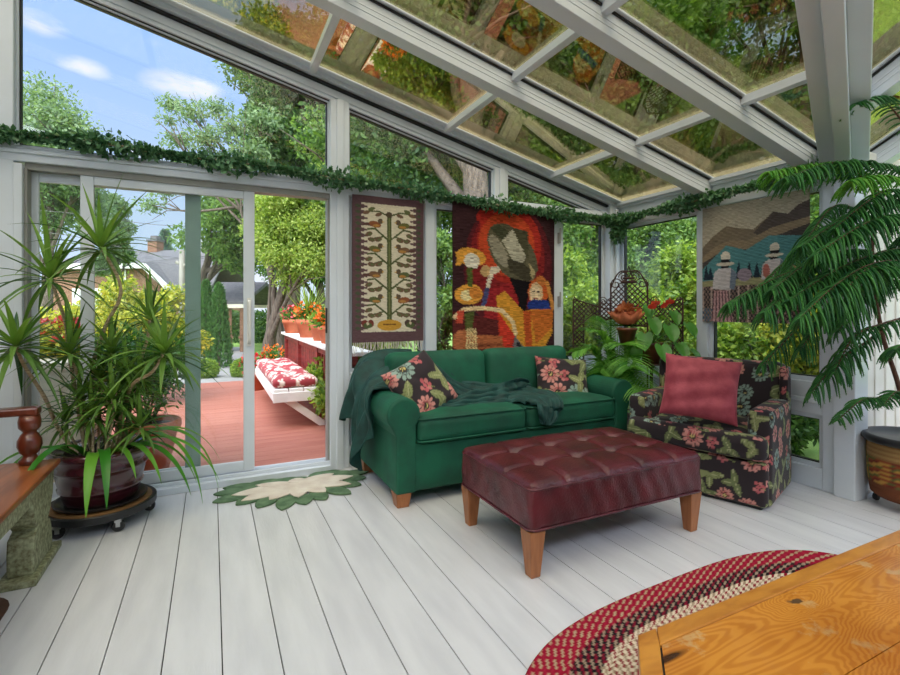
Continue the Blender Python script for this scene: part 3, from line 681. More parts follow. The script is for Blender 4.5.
    m3 = N('ShaderNodeMix', data_type='RGBA', blend_type='MULTIPLY'); m3.inputs[0].default_value = .6; m4 = N('ShaderNodeMix', data_type='RGBA'); L(core.outputs[0], m4.inputs[0]); L(m2.outputs[2], m4.inputs[6]); m4.inputs[7].default_value = c4((92,70,48)); L(m4.outputs[2], m3.inputs[6]); L(r3.outputs[0], m3.inputs[7])
    L(m3.outputs[2], b.inputs['Base Color']); return m
M['pine_top'] = pine_top('worn_honey_pine')
tb = thing('coffee_table', 'worn honey pine coffee table with knots, standing on the braided rug', 'table', (1.7, .1, 0))
OUT = [(.889,.828), (2.47,.828), (2.95,.348), (2.95,-.20), (2.47,-.68), (.889,-.68), (.41,-.20), (.41,.348)]
cen = Vector((1.68, .074)); ins = []; wd = .046
for i in range(8):
    A, B_, C_ = Vector(OUT[i-1]), Vector(OUT[i]), Vector(OUT[(i+1) % 8]); u = (A-B_).normalized(); v = (C_-B_).normalized(); bi = (u+v).normalized(); s = math.sqrt(1-u.dot(bi)**2); ins.append(B_+bi*(wd/s))
b = MB()
g = .0025
ys = [.55, .27, -.02, -.32]; inn = [(p.x, p.y) for p in [i+(cen-i).normalized()*g*1.6 for i in ins]]
def clip(poly, y0, y1):
    for sgn, lim in ((1, y0), (-1, -y1)):
        out = []
        for i in range(len(poly)):
            p, q = poly[i], poly[(i+1) % len(poly)]; dp, dq = sgn*p[1]-lim, sgn*q[1]-lim
            if dp >= 0: out.append(p)
            if dp*dq < 0: t = dp/(dp-dq); out.append((p[0]+(q[0]-p[0])*t, p[1]+(q[1]-p[1])*t))
        poly = out
    return poly
edges = [-.70]+ys[::-1]+[.90]
for i in range(len(edges)-1):
    pl = clip(inn[::-1], edges[i]+.0012, edges[i+1]-.0012); b.prism([(x, y, .428) for x, y in pl], (0, 0, .032))
b.m = 1; b.prism([(p.x, p.y, .424) for p in ins[::-1]], (0, 0, .028))
mk('table_top', b, [M['pine_top'], M['dark_gap']], tb)
M['pine_edge'] = woodmat('honey_pine_edge', (198,136,56), (166,104,40), 5, (2,6,6), .3, .3)
for i in range(8):
    A, B_ = Vector(OUT[i]), Vector(OUT[(i+1) % 8]); a, c = ins[i], ins[(i+1) % 8]
    ov = (A-B_).normalized()*(.0); b = MB()
    if i == 0: A2 = A+(B_-A).normalized()*.062; pl = [A2, B_, c, a]
    elif i == 7: pl = [A, B_, Vector(OUT[0])+(Vector(OUT[1])-Vector(OUT[0])).normalized()*.060, ins[0]]; pl = [Vector(OUT[7]), Vector(OUT[0]), Vector(OUT[0])+Vector((.0595, 0)), ins[0], ins[7]]
    else: pl = [A, B_, c, a]
    b.prism([(p.x, p.y, .42) for p in pl[::-1]], (0, 0, .041)); mk('edge_board', b, M['pine_edge'], tb, bevel=.003)
for x, y in ((.95, .55), (2.4, .55), (.95, -.4), (2.4, -.4)): b = MB(); b.box(x-.04, x+.04, y-.04, y+.04, .012, .424); mk('leg', b, M['pine_edge'], tb, bevel=.006)

sb = thing('settle', 'old wooden settle with worn green trestle beside the burgundy plant pot', 'bench', (-.95, 2.4, 0))
b = MB(); b.box(-1.22, -.695, 1.55, 3.115, .427, .455); mk('seat', b, M['settle'], sb, bevel=.006)
b = MB(); b.box(-.735, -.71, 1.6, 2.76, .352, .427); mk('apron', b, M['verdigris'], sb, bevel=.003)
for y0 in (0, -1.15):
    b = MB(); b.prism([(-.81, y+y0, z) for y, z in ((2.77,.03),(3.06,.03),(3.055,.13),(3.03,.185),(2.99,.20),(3.03,.235),(3.07,.30),(3.095,.427),(2.74,.427),(2.75,.34),(2.79,.25),(2.83,.215),(2.775,.195),(2.765,.12))], (.095, 0, 0)); lg = mk('leg', b, M['verdigris'], sb, bevel=.008)
    b = MB(); b.box(-.835, -.692, 2.715+y0, 3.125+y0, 0, .032); mk('foot', b, M['verdigris'], lg, bevel=.006)
    b = MB(); b.box(-1.18, -1.09, 2.75+y0, 3.08+y0, 0, .427); mk('leg', b, M['verdigris'], sb, bevel=.008)
    yy = 3.06+y0*1.2; b = MB(); b.box(-1.25, -.765, yy-.035, yy+.035, .695, .735); ar = mk('armrest', b, M['settle_dark'], sb, bevel=.01)
    b = MB(); b.lathe([(.0,.455),(.042,.455),(.044,.475),(.030,.49),(.026,.50),(.040,.515),(.050,.545),(.048,.575),(.036,.60),(.026,.612),(.034,.622),(.044,.635),(.046,.665),(.040,.695),(0,.695)], (-.805, yy, 0), 20); mk('baluster', b, M['settle_dark'], ar, True)
b = MB(); b.box(-1.26, -1.22, 1.55, 3.10, .427, .95); mk('backrest', b, M['settle'], sb, bevel=.006)
pts = []
for qx, qy, a0 in ((-.87, 2.55, 0), (-1.2, 2.55, 90), (-1.2, 1.9, 180), (-.87, 1.9, 270)):
    for k in range(7): a = math.radians(a0+15*k); pts.append((qx+.13*math.cos(a), qy+.13*math.sin(a), .001))
b = MB(); b.prism(pts, (0, 0, .012)); tag(mk('brown_mat', b, M['brown_mat'], None, bevel=.003), 'dark brown mat with rounded corners under the wooden settle', 'mat')

# ============================================================ WALL HANGINGS
class Paint:
    def __init__(s, nx, ny, bg, asp, jit=.004, seed=0):
        s.nx, s.ny, s.asp = nx, ny, asp; u = np.linspace(0, 1, nx); v = np.linspace(0, 1, ny); s.U0, s.V0 = np.meshgrid(u, v, indexing='ij')
        r = np.random.default_rng(seed); n = r.normal(0, 1, (1, ny)); n2 = r.normal(0, 1, (nx, ny)); s.U = s.U0+n*jit+n2*jit*.4; s.V = s.V0+n2*jit*.35
        s.C = np.zeros((nx, ny, 3)); s.C[:] = lin(bg); s.rng = r
    def put(s, m, c): s.C[m] = lin(c)
    def ell(s, cx, cy, rx, ry, c, rot=0, m0=None):
        dx, dy = s.U-cx, (s.V-cy)*s.asp; ca, sa = math.cos(rot), math.sin(rot); m = ((dx*ca+dy*sa)/rx)**2+((-dx*sa+dy*ca)/ry)**2 < 1
        s.put(m if m0 is None else m&m0, c); return m
    def poly(s, P, c):
        m = np.zeros(s.U.shape, bool); n = len(P)
        for i in range(n):
            (x1, y1), (x2, y2) = P[i], P[(i+1) % n]
            if y1 == y2: continue
            k = ((s.V >= y1) != (s.V >= y2))&(s.U < (x2-x1)*(s.V-y1)/(y2-y1)+x1); m ^= k
        if c is not None: s.put(m, c)
        return m
    def line(s, P, w, c):
        for (x1, y1), (x2, y2) in zip(P[:-1], P[1:]):
            dx, dy = x2-x1, (y2-y1)*s.asp; L = dx*dx+dy*dy+1e-12; t = (((s.U-x1)*dx+(s.V-y1)*s.asp*dy)/L).clip(0, 1)
            s.put(np.hypot(s.U-x1-t*dx, (s.V-y1)*s.asp-t*dy) < w, c)
    def hatch(s, amt=.16):
        n = s.rng.normal(0, 1, (s.nx//6+2, s.ny)); n = np.repeat(n, 6, 0)[:s.nx]; s.C = (s.C*(1+amt*n[..., None])).clip(0, 1)
def hang(name, p, axis, w, h, place, m, parent=None, wave=.006, thick=.008):
    """hang a painted cloth: top left corner place(u, v, depth) in metres"""
    V = []; F = []; nx, ny = p.nx, p.ny
    D = wave*(np.sin(p.U0*9+p.V0*2)*(.3+.7*(1-p.V0)))
    fr = np.stack([place(p.U0*w, p.V0*h, D)[i]*np.ones_like(D) for i in range(3)], -1).reshape(-1, 3)
    bk = np.stack([place(p.U0*w, p.V0*h, D-thick)[i]*np.ones_like(D) for i in range(3)], -1).reshape(-1, 3)
    idx = np.arange(nx*ny).reshape(nx, ny); q = np.stack([idx[:-1,:-1], idx[:-1,1:], idx[1:,1:], idx[1:,:-1]], -1).reshape(-1, 4)
    rim = []
    for e in (idx[0], idx[-1][::-1], idx[:, 0][::-1], idx[:, -1]): rim.append(np.stack([e[:-1], e[:-1]+nx*ny, e[1:]+nx*ny, e[1:]], -1))
    F = np.concatenate([q, q[:, ::-1]+nx*ny]+[r[:, ::-1] for r in rim]); C = p.C.reshape(-1, 3)
    return mk(name, (np.concatenate([fr, bk]), F), m, parent, True, col=np.concatenate([C, C]))
# 1 tree and birds
p = Paint(170, 300, (98, 74, 78), 1.93, .0025, 1); cream = (212, 203, 180); gr = (84, 92, 58); lf = ((112, 88, 70), (98, 104, 70))
p.poly([(.115, .05), (.885, .05), (.885, .93), (.115, .93)], cream)
for k in range(22):
    v = .062+k*.0395
    for sx in (0, 1):
        f = (lambda u: u) if sx == 0 else (lambda u: 1-u)
        p.poly([(f(.11), v), (f(.11), v+.027), (f(.155), v+.027), (f(.155), v+.02), (f(.20), v+.02), (f(.20), v+.007), (f(.155), v+.007), (f(.155), v)], (98, 74, 78)); p.poly([(f(.03), v+.010), (f(.07), v-.002), (f(.12), v+.013), (f(.07), v+.026)], (78, 86, 66))
p.poly([(.475, .12), (.535, .12), (.54, .89), (.47, .89)], gr); p.line([(.505, .12), (.505, .89)], .007, (120, 124, 84))
for k, v in enumerate((.215, .385, .56, .735)):
    for s in (-1, 1):
        X = lambda d: .505+s*d
        p.line([(X(0), v+.085), (X(.10), v+.045), (X(.20), v+.005), (X(.30), v+.012)], .012, gr); p.line([(X(.08), v+.055), (X(.22), v+.075)], .010, gr)
        for i, (dx, dv, rr) in enumerate(((.15, .078, .3), (.25, .082, -.2), (.285, .045, .3))): p.ell(X(dx), v+dv, .052, .030, lf[0], s*rr); p.ell(X(dx-.01), v+dv, .030, .016, lf[1], s*rr)
        bc = ((138, 84, 56), (104, 104, 60), (122, 92, 68), (92, 100, 64))[(k+(s > 0)) % 4]
        p.poly([(X(.24), v-.035), (X(.365), v-.03), (X(.36), v-.012), (X(.25), v-.010)], (92, 66, 62)); p.ell(X(.20), v-.024, .085, .042, bc, -s*.15); p.ell(X(.185), v-.016, .05, .018, (176, 128, 70)); p.ell(X(.125), v-.048, .036, .036, (98, 82, 66)); p.poly([(X(.10), v-.052), (X(.065), v-.044), (X(.10), v-.038)], (190, 150, 80))
for s in (-1, 1): p.line([(.505, .13), (.505+s*.14, .10), (.505+s*.30, .105)], .010, gr); [p.ell(.505+s*d, .10+e_, .05, .024, lf[i % 2], s*.3) for i, (d, e_) in enumerate(((.15, .022), (.25, -.012), (.32, .015)))]
p.ell(.505, .118, .045, .04, (84, 72, 56)); p.ell(.505, .885, .17, .075, (196, 148, 60)); p.line([(.42, .88), (.59, .88)], .008, (120, 80, 40))
for u, c in ((.205, (120, 60, 52)), (.805, (82, 66, 60))): p.ell(u-.04, .872, .045, .05, c); p.ell(u+.04, .872, .045, .05, c); p.ell(u, .885, .06, .04, (84, 96, 60)); p.ell(u, .872, .02, .02, (206, 190, 160))
p.hatch(.08)
kl = thing('kilim_hanging', 'narrow cream kilim with a bird tree, fringed, hanging on the window', 'wall hanging', (1.27, 3.68, .9))
hang('cloth', p, 'x', .585, 1.13, lambda u, v, d: (.958+u, 3.655-d, 2.085-v), M['kilim'], kl)
b = MB()
for k in range(40):
    x = .968+k*.0145; l = .075+.025*math.sin(k*1.7); b.tube([(x, 3.658, .957), (x+.004*math.sin(k*3), 3.66, .92), (x+.008*math.sin(k*5), 3.662, .957-l)], .0032, 5)
mk('fringe', b, M['fringe'], kl)
# 2 figure with hat, lilies and a child in a basket
p = Paint(190, 240, (58, 36, 40), 1.354, .005, 2); q = lambda x, y: ((x-44)/384, (y-120)/520)
def PL(pts, c): return p.poly([q(*t) for t in pts], c)
def EL(cx, cy, rx, ry, c, r=0): u, v = q(cx, cy); return p.ell(u, v, rx/384, ry/384, c, r)
EL(250, 330, 168, 225, (92, 34, 40)); EL(245, 300, 142, 180, (128, 38, 40)); EL(250, 250, 122, 134, (166, 48, 40)); EL(225, 165, 100, 40, (176, 48, 40)); EL(240, 250, 105, 110, (192, 74, 44))
PL([(160, 400), (290, 380), (300, 640), (150, 640)], (150, 40, 44)); PL([(44, 480), (250, 520), (240, 640), (44, 640)], (92, 40, 38))
EL(262, 280, 118, 74, (96, 92, 72), .86); EL(210, 275, 62, 24, (150, 144, 126), 1.05); PL([(175, 195), (215, 185), (248, 205), (225, 240)], (70, 72, 54)); PL([(222, 238), (262, 196), (312, 290), (300, 312), (270, 318)], (182, 178, 160)); PL([(265, 190), (320, 200), (322, 290), (312, 290), (262, 196)], (76, 74, 56)); PL([(300, 312), (345, 350), (320, 380), (250, 345), (240, 300)], (70, 66, 52)); PL([(322, 310), (350, 345), (335, 372)], (170, 156, 116))
PL([(248, 365), (330, 378), (312, 470), (300, 560), (288, 555), (282, 440)], (26, 22, 26))
PL([(200, 430), (232, 412), (300, 480), (424, 462), (420, 560), (372, 640), (300, 640), (268, 565), (205, 480)], (208, 146, 52)); PL([(205, 480), (268, 565), (250, 640), (212, 600)], (200, 60, 44)); PL([(330, 480), (424, 462), (420, 540), (352, 600)], (196, 108, 46)); PL([(300, 480), (330, 480), (340, 640), (312, 640)], (186, 84, 42)); PL([(268, 565), (330, 640), (258, 640)], (112, 108, 112)); PL([(276, 590), (290, 590), (300, 640), (280, 640)], (40, 38, 44))
EL(362, 412, 42, 50, (196, 92, 44), .1); EL(352, 418, 28, 40, (220, 184, 140)); EL(350, 420, 20, 28, (232, 206, 168)); PL([(318, 450), (340, 440), (400, 442), (414, 474), (318, 474)], (40, 60, 130)); EL(372, 372, 22, 16, (200, 120, 60), .4); p.line([q(338, 412), q(346, 410)], .007, (60, 40, 40)); p.line([q(356, 412), q(364, 412)], .007, (60, 40, 40)); p.line([q(344, 436), q(358, 436)], .006, (150, 60, 60))
p.line([q(398, 380), q(424, 470)], .02, (206, 140, 70))
EL(108, 300, 54, 30, (222, 158, 66), .1); EL(110, 314, 28, 26, (226, 218, 200)); PL([(52, 330), (66, 290), (84, 300), (70, 330)], (222, 158, 66)); EL(100, 425, 50, 34, (222, 158, 66), -.1); EL(92, 428, 22, 18, (236, 216, 160)); EL(122, 420, 22, 20, (206, 130, 56))
PL([(92, 335), (114, 335), (112, 400), (96, 400)], (84, 96, 44)); PL([(160, 400), (178, 330), (212, 328), (214, 346), (188, 356), (172, 410)], (228, 214, 190)); EL(160, 345, 18, 20, (196, 160, 110)); p.line([q(166, 408), q(150, 470)], .022, (74, 78, 120))
p.line([q(50, 500), q(80, 474), q(150, 470), q(220, 478), q(262, 520), q(272, 560)], .018, (226, 198, 150)); PL([(84, 490), (120, 480), (110, 560), (90, 560)], (86, 94, 48)); PL([(60, 480), (84, 476), (78, 520), (54, 520)], (200, 80, 60))
EL(82, 578, 40, 36, (178, 108, 70)); PL([(80, 556), (220, 566), (228, 606), (84, 610)], (172, 100, 62)); PL([(90, 588), (226, 592), (226, 600), (90, 606)], (130, 70, 46)); [p.line([q(96+k*9, 540), q(92+k*12, 640)], .008, (222, 196, 140)) for k in range(4)]
p.hatch(.22)
tag(hang('tapestry', p, 'x', 1.055, 1.33, lambda u, v, d: (1.805+u, 3.652-d, 2.115-v), M['weave'], wave=.008), 'red and orange woven tapestry of a hat, lilies and a basket', 'wall hanging')
# 3 hills and field workers
p = Paint(210, 230, (178, 170, 152), .963, .003, 3); q2 = lambda x, y: ((x-50)/540, (y-120)/520)
def PL(pts, c): return p.poly([q2(*t) for t in pts], c)
def EL(cx, cy, rx, ry, c, r=0): u, v = q2(cx, cy); return p.ell(u, v, rx/540, ry/540, c, r)
PL([(50, 300), (120, 250), (190, 215), (260, 232), (330, 245), (430, 185), (500, 205), (545, 175), (600, 160), (600, 700), (50, 700)], (120, 108, 92)); PL([(330, 260), (430, 185), (500, 205), (545, 175), (600, 160), (600, 230), (480, 255), (380, 290)], (86, 78, 74))
PL([(50, 345), (130, 300), (200, 280), (300, 290), (420, 250), (600, 225), (600, 700), (50, 700)], (138, 122, 100)); PL([(50, 372), (150, 330), (300, 325), (470, 280), (600, 250), (600, 700), (50, 700)], (74, 68, 66))
PL([(50, 400), (190, 300), (290, 330), (410, 280), (600, 300), (600, 700), (50, 700)], (84, 134, 138)); PL([(50, 455), (600, 430), (600, 700), (50, 700)], (150, 148, 112))
for x in (75, 100, 255, 310, 350, 385, 500, 540): PL([(x-19, 450), (x, 372+(x % 17)), (x+19, 450)], (40, 50, 62))
m = p.V > (480-120)/520; ck = (np.floor(p.U*54)+np.floor(p.V*44)) % 2 == 0; p.put(m, (128, 108, 100)); p.put(m&ck, (54, 52, 56)); p.put(m&(np.floor(p.U*54) % 5 == 0), (176, 156, 148)); p.put(m&(p.V > .88)&(p.U < .25)&ck, (70, 96, 116))
PL([(118, 500), (200, 500), (225, 640), (100, 640)], (188, 148, 150)); [p.line([q2(118+k*16, 505), q2(106+k*22, 640)], .006, (84, 66, 72)) for k in range(6)]
for ox, oy, s in ((178, 400, 1), (432, 378, .9)):
    g = lambda x, y: (ox+(x-178)*s, oy+(y-400)*s)
    PL([g(120, 420), g(150, 400), g(215, 400), g(236, 420), g(230, 490), g(200, 500), g(110, 490)], (196, 190, 192)); PL([g(215, 400), g(245, 430), g(232, 500), g(205, 490)], (112, 124, 140)); PL([g(155, 372), g(205, 372), g(200, 400), g(160, 402)], (34, 32, 38)); EL(*g(182, 382), 50*s, 9*s, (204, 196, 180)); EL(*g(184, 350), 26*s, 24*s, (210, 202, 186)); PL([g(160, 362), g(210, 362), g(208, 376), g(162, 376)], (34, 32, 38))
EL(285, 435, 38, 28, (150, 136, 150)); EL(398, 425, 18, 30, (176, 108, 100)); EL(540, 430, 40, 24, (196, 170, 130))
p.hatch(.12)
tag(hang('tapestry', p, 'y', .80, .92, lambda u, v, d: (3.632-d, 2.70-u, 2.03-v), M['ridge'], wave=.008), 'ridged wool tapestry of hills and field workers above the floral armchair', 'wall hanging')
# ============================================================ PLANTS
def unit(v): return v/np.maximum(np.linalg.norm(v, axis=-1, keepdims=True), 1e-9)
def leafcloud(P, out, L, Wd, rng, droop=.3, spread=.9):
    """one small folded leaf at every point of P"""
    n = len(P); d = unit(out+rng.normal(0, spread, (n, 3))+np.array([0, 0, -droop])); s = unit(np.cross(d, rng.normal(0, 1, (n, 3)))); up = np.cross(d, s)
    l = (L*rng.uniform(.65, 1.25, n))[:, None]; w = (Wd*rng.uniform(.7, 1.2, n))[:, None]
    V = np.stack([P, P+d*l*.5+s*w*.5+up*w*.12, P+d*l, P+d*l*.5-s*w*.5+up*w*.12], 1).reshape(-1, 3)
    return V, np.arange(4*n).reshape(n, 4)
def blobcloud(blobs, n, rng, shell=.55):
    c = np.array([b[:3] for b in blobs]); r = np.array([b[3] for b in blobs]); z = np.array([b[4] if len(b) > 4 else 1 for b in blobs])
    k = rng.choice(len(blobs), n, p=r**2/np.sum(r**2)); d = unit(rng.normal(0, 1, (n, 3))); q = rng.uniform(shell, 1.05, n)
    o = d*(r[k]*q)[:, None]; o[:, 2] *= z[k]; return c[k]+o, d
def blades(items, rng=None, segs=7):
    """sword leaves: (origin, direction, length, width, droop)"""
    b = MB()
    for o, d, L, w, dr in items:
        p = Vector(o); d = Vector(d).normalized(); V = []; F = []; st = L/segs; side0 = d.cross(Vector((0,0,1)))
        side0 = side0.normalized() if side0.length > .05 else Vector((1,0,0))
        for i in range(segs+1):
            t = i/segs; wd = w*min(1, .55+3*t)*(1-t**2.2)*.5+.0006; s = side0; n = s.cross(d).normalized()
            V += [p-s*wd+n*wd*.35, p, p+s*wd+n*wd*.35]
            p = p+d*st; d = (d+Vector((0,0,-dr/segs))).normalized()
        for i in range(segs): a = 3*i; F += [(a, a+1, a+4, a+3), (a+1, a+2, a+5, a+4)]
        b.add(V, F)
    return b
def sph(rng, up=0.):
    v = rng.normal(0, 1, 3); v[2] += up; return v/np.linalg.norm(v)

# garlands
def garland(path, n, seed, label, r=.05):
    rng = np.random.default_rng(seed); P = smooth_path(path, 14); g = thing('leaf_garland', label, 'garland', tuple(P[len(P)//2]))
    b = MB(); b.tube(P, .008, 6); mk('vine_stem', b, M['stem'], g)
    A = np.array(P); i = rng.integers(0, len(A)-1, n); t = rng.random((n, 1)); c = A[i]*(1-t)+A[i+1]*t; d = unit(rng.normal(0, 1, (n, 3))*np.array([1, 1, .8])); cl = .6+.5*np.sin(c[:, 0]*9+c[:, 1]*7)
    pts = c+d*(r*rng.random(n)**.6*cl)[:, None]; pts[:, 1] = np.minimum(pts[:, 1], 3.665); pts[:, 0] = np.minimum(pts[:, 0], 3.635); V, F = leafcloud(pts, d*.8, .042, .03, rng, .3); mk('foliage', (V, F), M['ivy'], g); return g
gp = [(-1.18, 3.655, 2.215), (-.7, 3.64, 2.235), (-.2, 3.65, 2.215), (.3, 3.64, 2.21), (.85, 3.63, 2.18), (1.4, 3.64, 2.165), (2.0, 3.64, 2.13), (2.6, 3.635, 2.10), (3.2, 3.63, 2.09), (3.58, 3.60, 2.08)]
garland(gp, 7000, 1, 'leafy green garland along the rail above the sliding door', .078)
garland([(3.56, 3.56, 1.90), (3.58, 3.55, 2.04), (3.60, 3.4, 2.09), (3.60, 3.0, 2.10), (3.59, 2.6, 2.11), (3.585, 2.2, 2.12), (3.58, 1.82, 2.13)], 3300, 2, 'leafy green garland above the hills tapestry on the shorter wall', .075)

# dragon tree in the burgundy pot, on a wheeled caddy
PC = (-.57, 3.40)
cd = thing('plant_caddy', 'round black wheeled plant caddy under the burgundy pot', 'plant stand', (PC[0], PC[1], 0))
b = MB(); b.lathe([(0, .072), (.262, .072), (.272, .078), (.272, .112), (.266, .118), (.25, .112), (0, .112)], (PC[0], PC[1], 0), 48); mk('platform', b, M['black_plastic'], cd)
b = MB(); b.lathe([(0, .1125), (.248, .1125), (.248, .117), (0, .117)], (PC[0], PC[1], 0), 48); mk('wood_disc', b, M['caddywood'], cd)
b = MB(); b.lathe([(0, .118), (.19, .118), (.222, .13), (.226, .142), (.215, .142), (.185, .127), (0, .125)], (PC[0], PC[1], 0), 48); mk('saucer', b, M['black_plastic'], cd)
for k in range(5):
    a = math.radians(-62+72*k); x, y = PC[0]+.235*math.cos(a), PC[1]+.235*math.sin(a); b = MB(); b.m = 0; b.lathe([(0, -.014), (.027, -.014), (.031, -.008), (.031, .008), (.027, .014), (0, .014)], (x, y, .031), 18, 'y'); b.m = 1; b.box(x-.016, x+.016, y-.022, y+.022, .055, .073); b.beam((x, y-.019, .03), (x, y-.019, .06), .02, .004, (0, 1, 0)); mk('caster', b, [M['black_plastic'], M['steel']], cd)
dt = thing('dragon_tree', 'spiky dragon tree with strap leaves in the burgundy glazed pot', 'potted plant', (PC[0], PC[1], .128))
b = MB(); b.lathe([(0, .0), (.165, 0), (.175, .012), (.19, .06), (.196, .075), (.204, .08), (.206, .092), (.20, .10), (.222, .19), (.23, .195), (.232, .205), (.226, .212), (.232, .255), (.244, .265), (.252, .285), (.246, .305), (.228, .305), (.222, .285), (0, .275)], (PC[0], PC[1], .128), 56); mk('pot', b, M['burgundy'], dt, True)
b = MB(); b.lathe([(0, .282), (.12, .286), (.222, .28), (.222, .27), (0, .26)], (PC[0], PC[1], .128), 32); mk('soil', b, M['soil'], dt)
rng = np.random.default_rng(5); ZS = .40
heads = [(at(101, 247, 2.66), .34, 36, .0), (at(50, 277, 2.62), .34, 36, .0), (at(16, 345, 2.46), .34, 44, -.35), (at(164, 352, 2.62), .30, 40, -.05), (at(150, 318, 2.85), .22, 26, .5), (at(100, 378, 2.80), .20, 44, .2), (at(128, 398, 2.76), .19, 44, .1), (at(80, 398, 2.74), .19, 36, .2), (at(112, 352, 2.80), .22, 36, .4), (at(140, 378, 2.82), .21, 40, .2), (at(70, 352, 2.68), .22, 34, .3), (at(118, 420, 2.82), .17, 36, .1), (at(92, 415, 2.70), .19, 40, .1), (at(140, 425, 2.70), .17, 36, .1), (at(112, 398, 2.66), .20, 40, .2), (at(66, 420, 2.80), .16, 30, .1), (at(126, 375, 2.78), .20, 38, .2)]
routes = [[(PC[0]+.03, PC[1], ZS), at(92, 378, 2.85), at(104, 330, 2.8), at(121, 290, 2.74)], [(PC[0]-.07, PC[1]-.02, ZS), at(71, 365, 2.8), at(66, 325, 2.74), at(58, 300, 2.66)], [(PC[0]-.1, PC[1]-.05, ZS), at(58, 428, 2.75), at(45, 398, 2.66), at(24, 365, 2.52)], [(PC[0]+.08, PC[1]-.05, ZS), at(126, 402, 2.75), at(134, 383, 2.68), at(152, 372, 2.64)], [(PC[0]+.1, PC[1]+.02, ZS), at(138, 370, 2.88), at(147, 340, 2.86)], [(PC[0], PC[1]-.1, ZS), at(100, 395, 2.82)], [(PC[0]+.06, PC[1]-.1, ZS), at(126, 410, 2.78)], [(PC[0]-.05, PC[1], ZS), at(82, 412, 2.76)], [(PC[0]+.02, PC[1]+.08, ZS), at(110, 375, 2.82)], [(PC[0]+.08, PC[1]+.05, ZS), at(134, 400, 2.83)], [(PC[0]-.06, PC[1]+.07, ZS), at(80, 385, 2.74)], [(PC[0]+.04, PC[1]-.1, ZS), at(117, 432, 2.83)], [(PC[0]-.02, PC[1]-.12, ZS), at(93, 428, 2.72)], [(PC[0]+.09, PC[1]-.12, ZS), at(138, 434, 2.72)], [(PC[0]+.03, PC[1]-.14, ZS), at(113, 420, 2.68)], [(PC[0]-.1, PC[1], ZS), at(68, 430, 2.81)], [(PC[0]+.05, PC[1]-.04, ZS), at(124, 400, 2.79)]]
for (c, L, n, up), rt in zip(heads, routes):
    P = smooth_path(rt+[c], 7); b = MB(); b.tube(P, [(.0115-.004*i/len(P))*(1 if L > .21 else .6) for i in range(len(P))], 8); st = mk('cane', b, M['stem'], dt, True)
    it = []
    for k in range(n):
        z = 1-1.55*(k+.5)/n+up*.35; a = k*2.39996; h = math.sqrt(max(.02, 1-min(1, abs(z))**2)); d = Vector((h*math.cos(a), h*math.sin(a), z+.12)); it.append((c+d*.012-Vector((0,0,.03*(k/n))), d, L*1.12*rng.uniform(.75, 1.2), .028 if L > .21 else .022, .35+.9*(k/n)+rng.uniform(-.25, .4)))
    mk('leaf_rosette', blades(it), M['dracaena'], st)
it = []
for ang, el, L, w, dr in ((205, .9, .52, .05, 2.4), (-88, .75, .50, .062, 3.0), (-78, .95, .50, .056, 3.2), (-22, .7, .66, .046, 2.3), (-8, 1.1, .70, .044, 3.4), (-35, .6, .58, .05, 2.5), (8, .9, .64, .042, 2.6), (-14, 1.25, .78, .044, 3.8), (-48, .9, .46, .046, 2.6), (225, 1.2, .46, .044, 2.4), (-28, 1.2, .74, .044, 3.9), (-16, .55, .52, .04, 2.6), (-60, .9, .36, .04, 2.4), (247, 1.15, .60, .052, 2.5)):
    a = math.radians(ang); d = Vector((math.cos(a), math.sin(a), el)); o = Vector((PC[0]+.13*math.cos(a), PC[1]+.13*math.sin(a), ZS)); it.append((o, d, L, w, dr))
mk('strap_leaf', blades(it, segs=14), M['strap'], dt, True)

# Norfolk pine in the woven basket pot
NC = (3.84, 1.42)
npn = thing('norfolk_pine', 'drooping norfolk pine in a striped woven basket pot', 'potted plant', (NC[0], NC[1], 0))
prof = [(0, .06), (.19, .06), (.215, .08), (.222, .12)]+[(.222+.012*math.sin(k/22*2.4), .12+.30*k/22) for k in range(23)]+[(.21, .42), (.2, .40), (0, .39)]
b = MB(); b.lathe(prof, (NC[0], NC[1], 0), 64); Vb = np.array(b.V); zz = Vb[:, 2]; aa = np.arctan2(Vb[:, 1]-NC[1], Vb[:, 0]-NC[0]); kk = np.floor(aa/(2*PI/32)).astype(int); rw = np.floor(zz/.0136).astype(int)
cb = np.tile(lin((176, 140, 88)), (len(Vb), 1)); cb[(rw % 2 == 0)] = lin((150, 114, 68)); mid = (zz > .15)&(zz < .30); low = zz < .155
pal = np.array([lin(c) for c in ((150, 70, 40), (96, 104, 52), (196, 150, 70), (120, 46, 36))]); cb[mid] = pal[(kk[mid]*7+rw[mid]*3+(kk[mid]//2)*rw[mid]) % 4]; cb[low] = lin((116, 66, 40))
M['basket'] = colmat('woven_basket', .9, 0, 36, 'Z', .9); pot = mk('basket_pot', b, M['basket'], npn, True, col=cb)
b = MB(); b.lathe([(.205, .405), (.25, .40), (.262, .412), (.262, .432), (.25, .445), (.225, .445), (.212, .43)], (NC[0], NC[1], 0), 56); mk('rim', b, M['black_plastic'], pot, True)
b = MB(); b.lathe([(0, .40), (.215, .405), (.215, .415), (0, .42)], (NC[0], NC[1], 0), 32); mk('soil', b, M['soil'], npn)
hx = Vector((-.93, -.36, 0)).normalized(); hy = Vector((-hx.y, hx.x, 0)); hc = Vector((NC[0], NC[1], .345))+hx*.232; b = MB(); b.beam(hc-hy*.045, hc+hy*.045, .012, .03); mk('hand_hole', b, M['dark_gap'], pot)
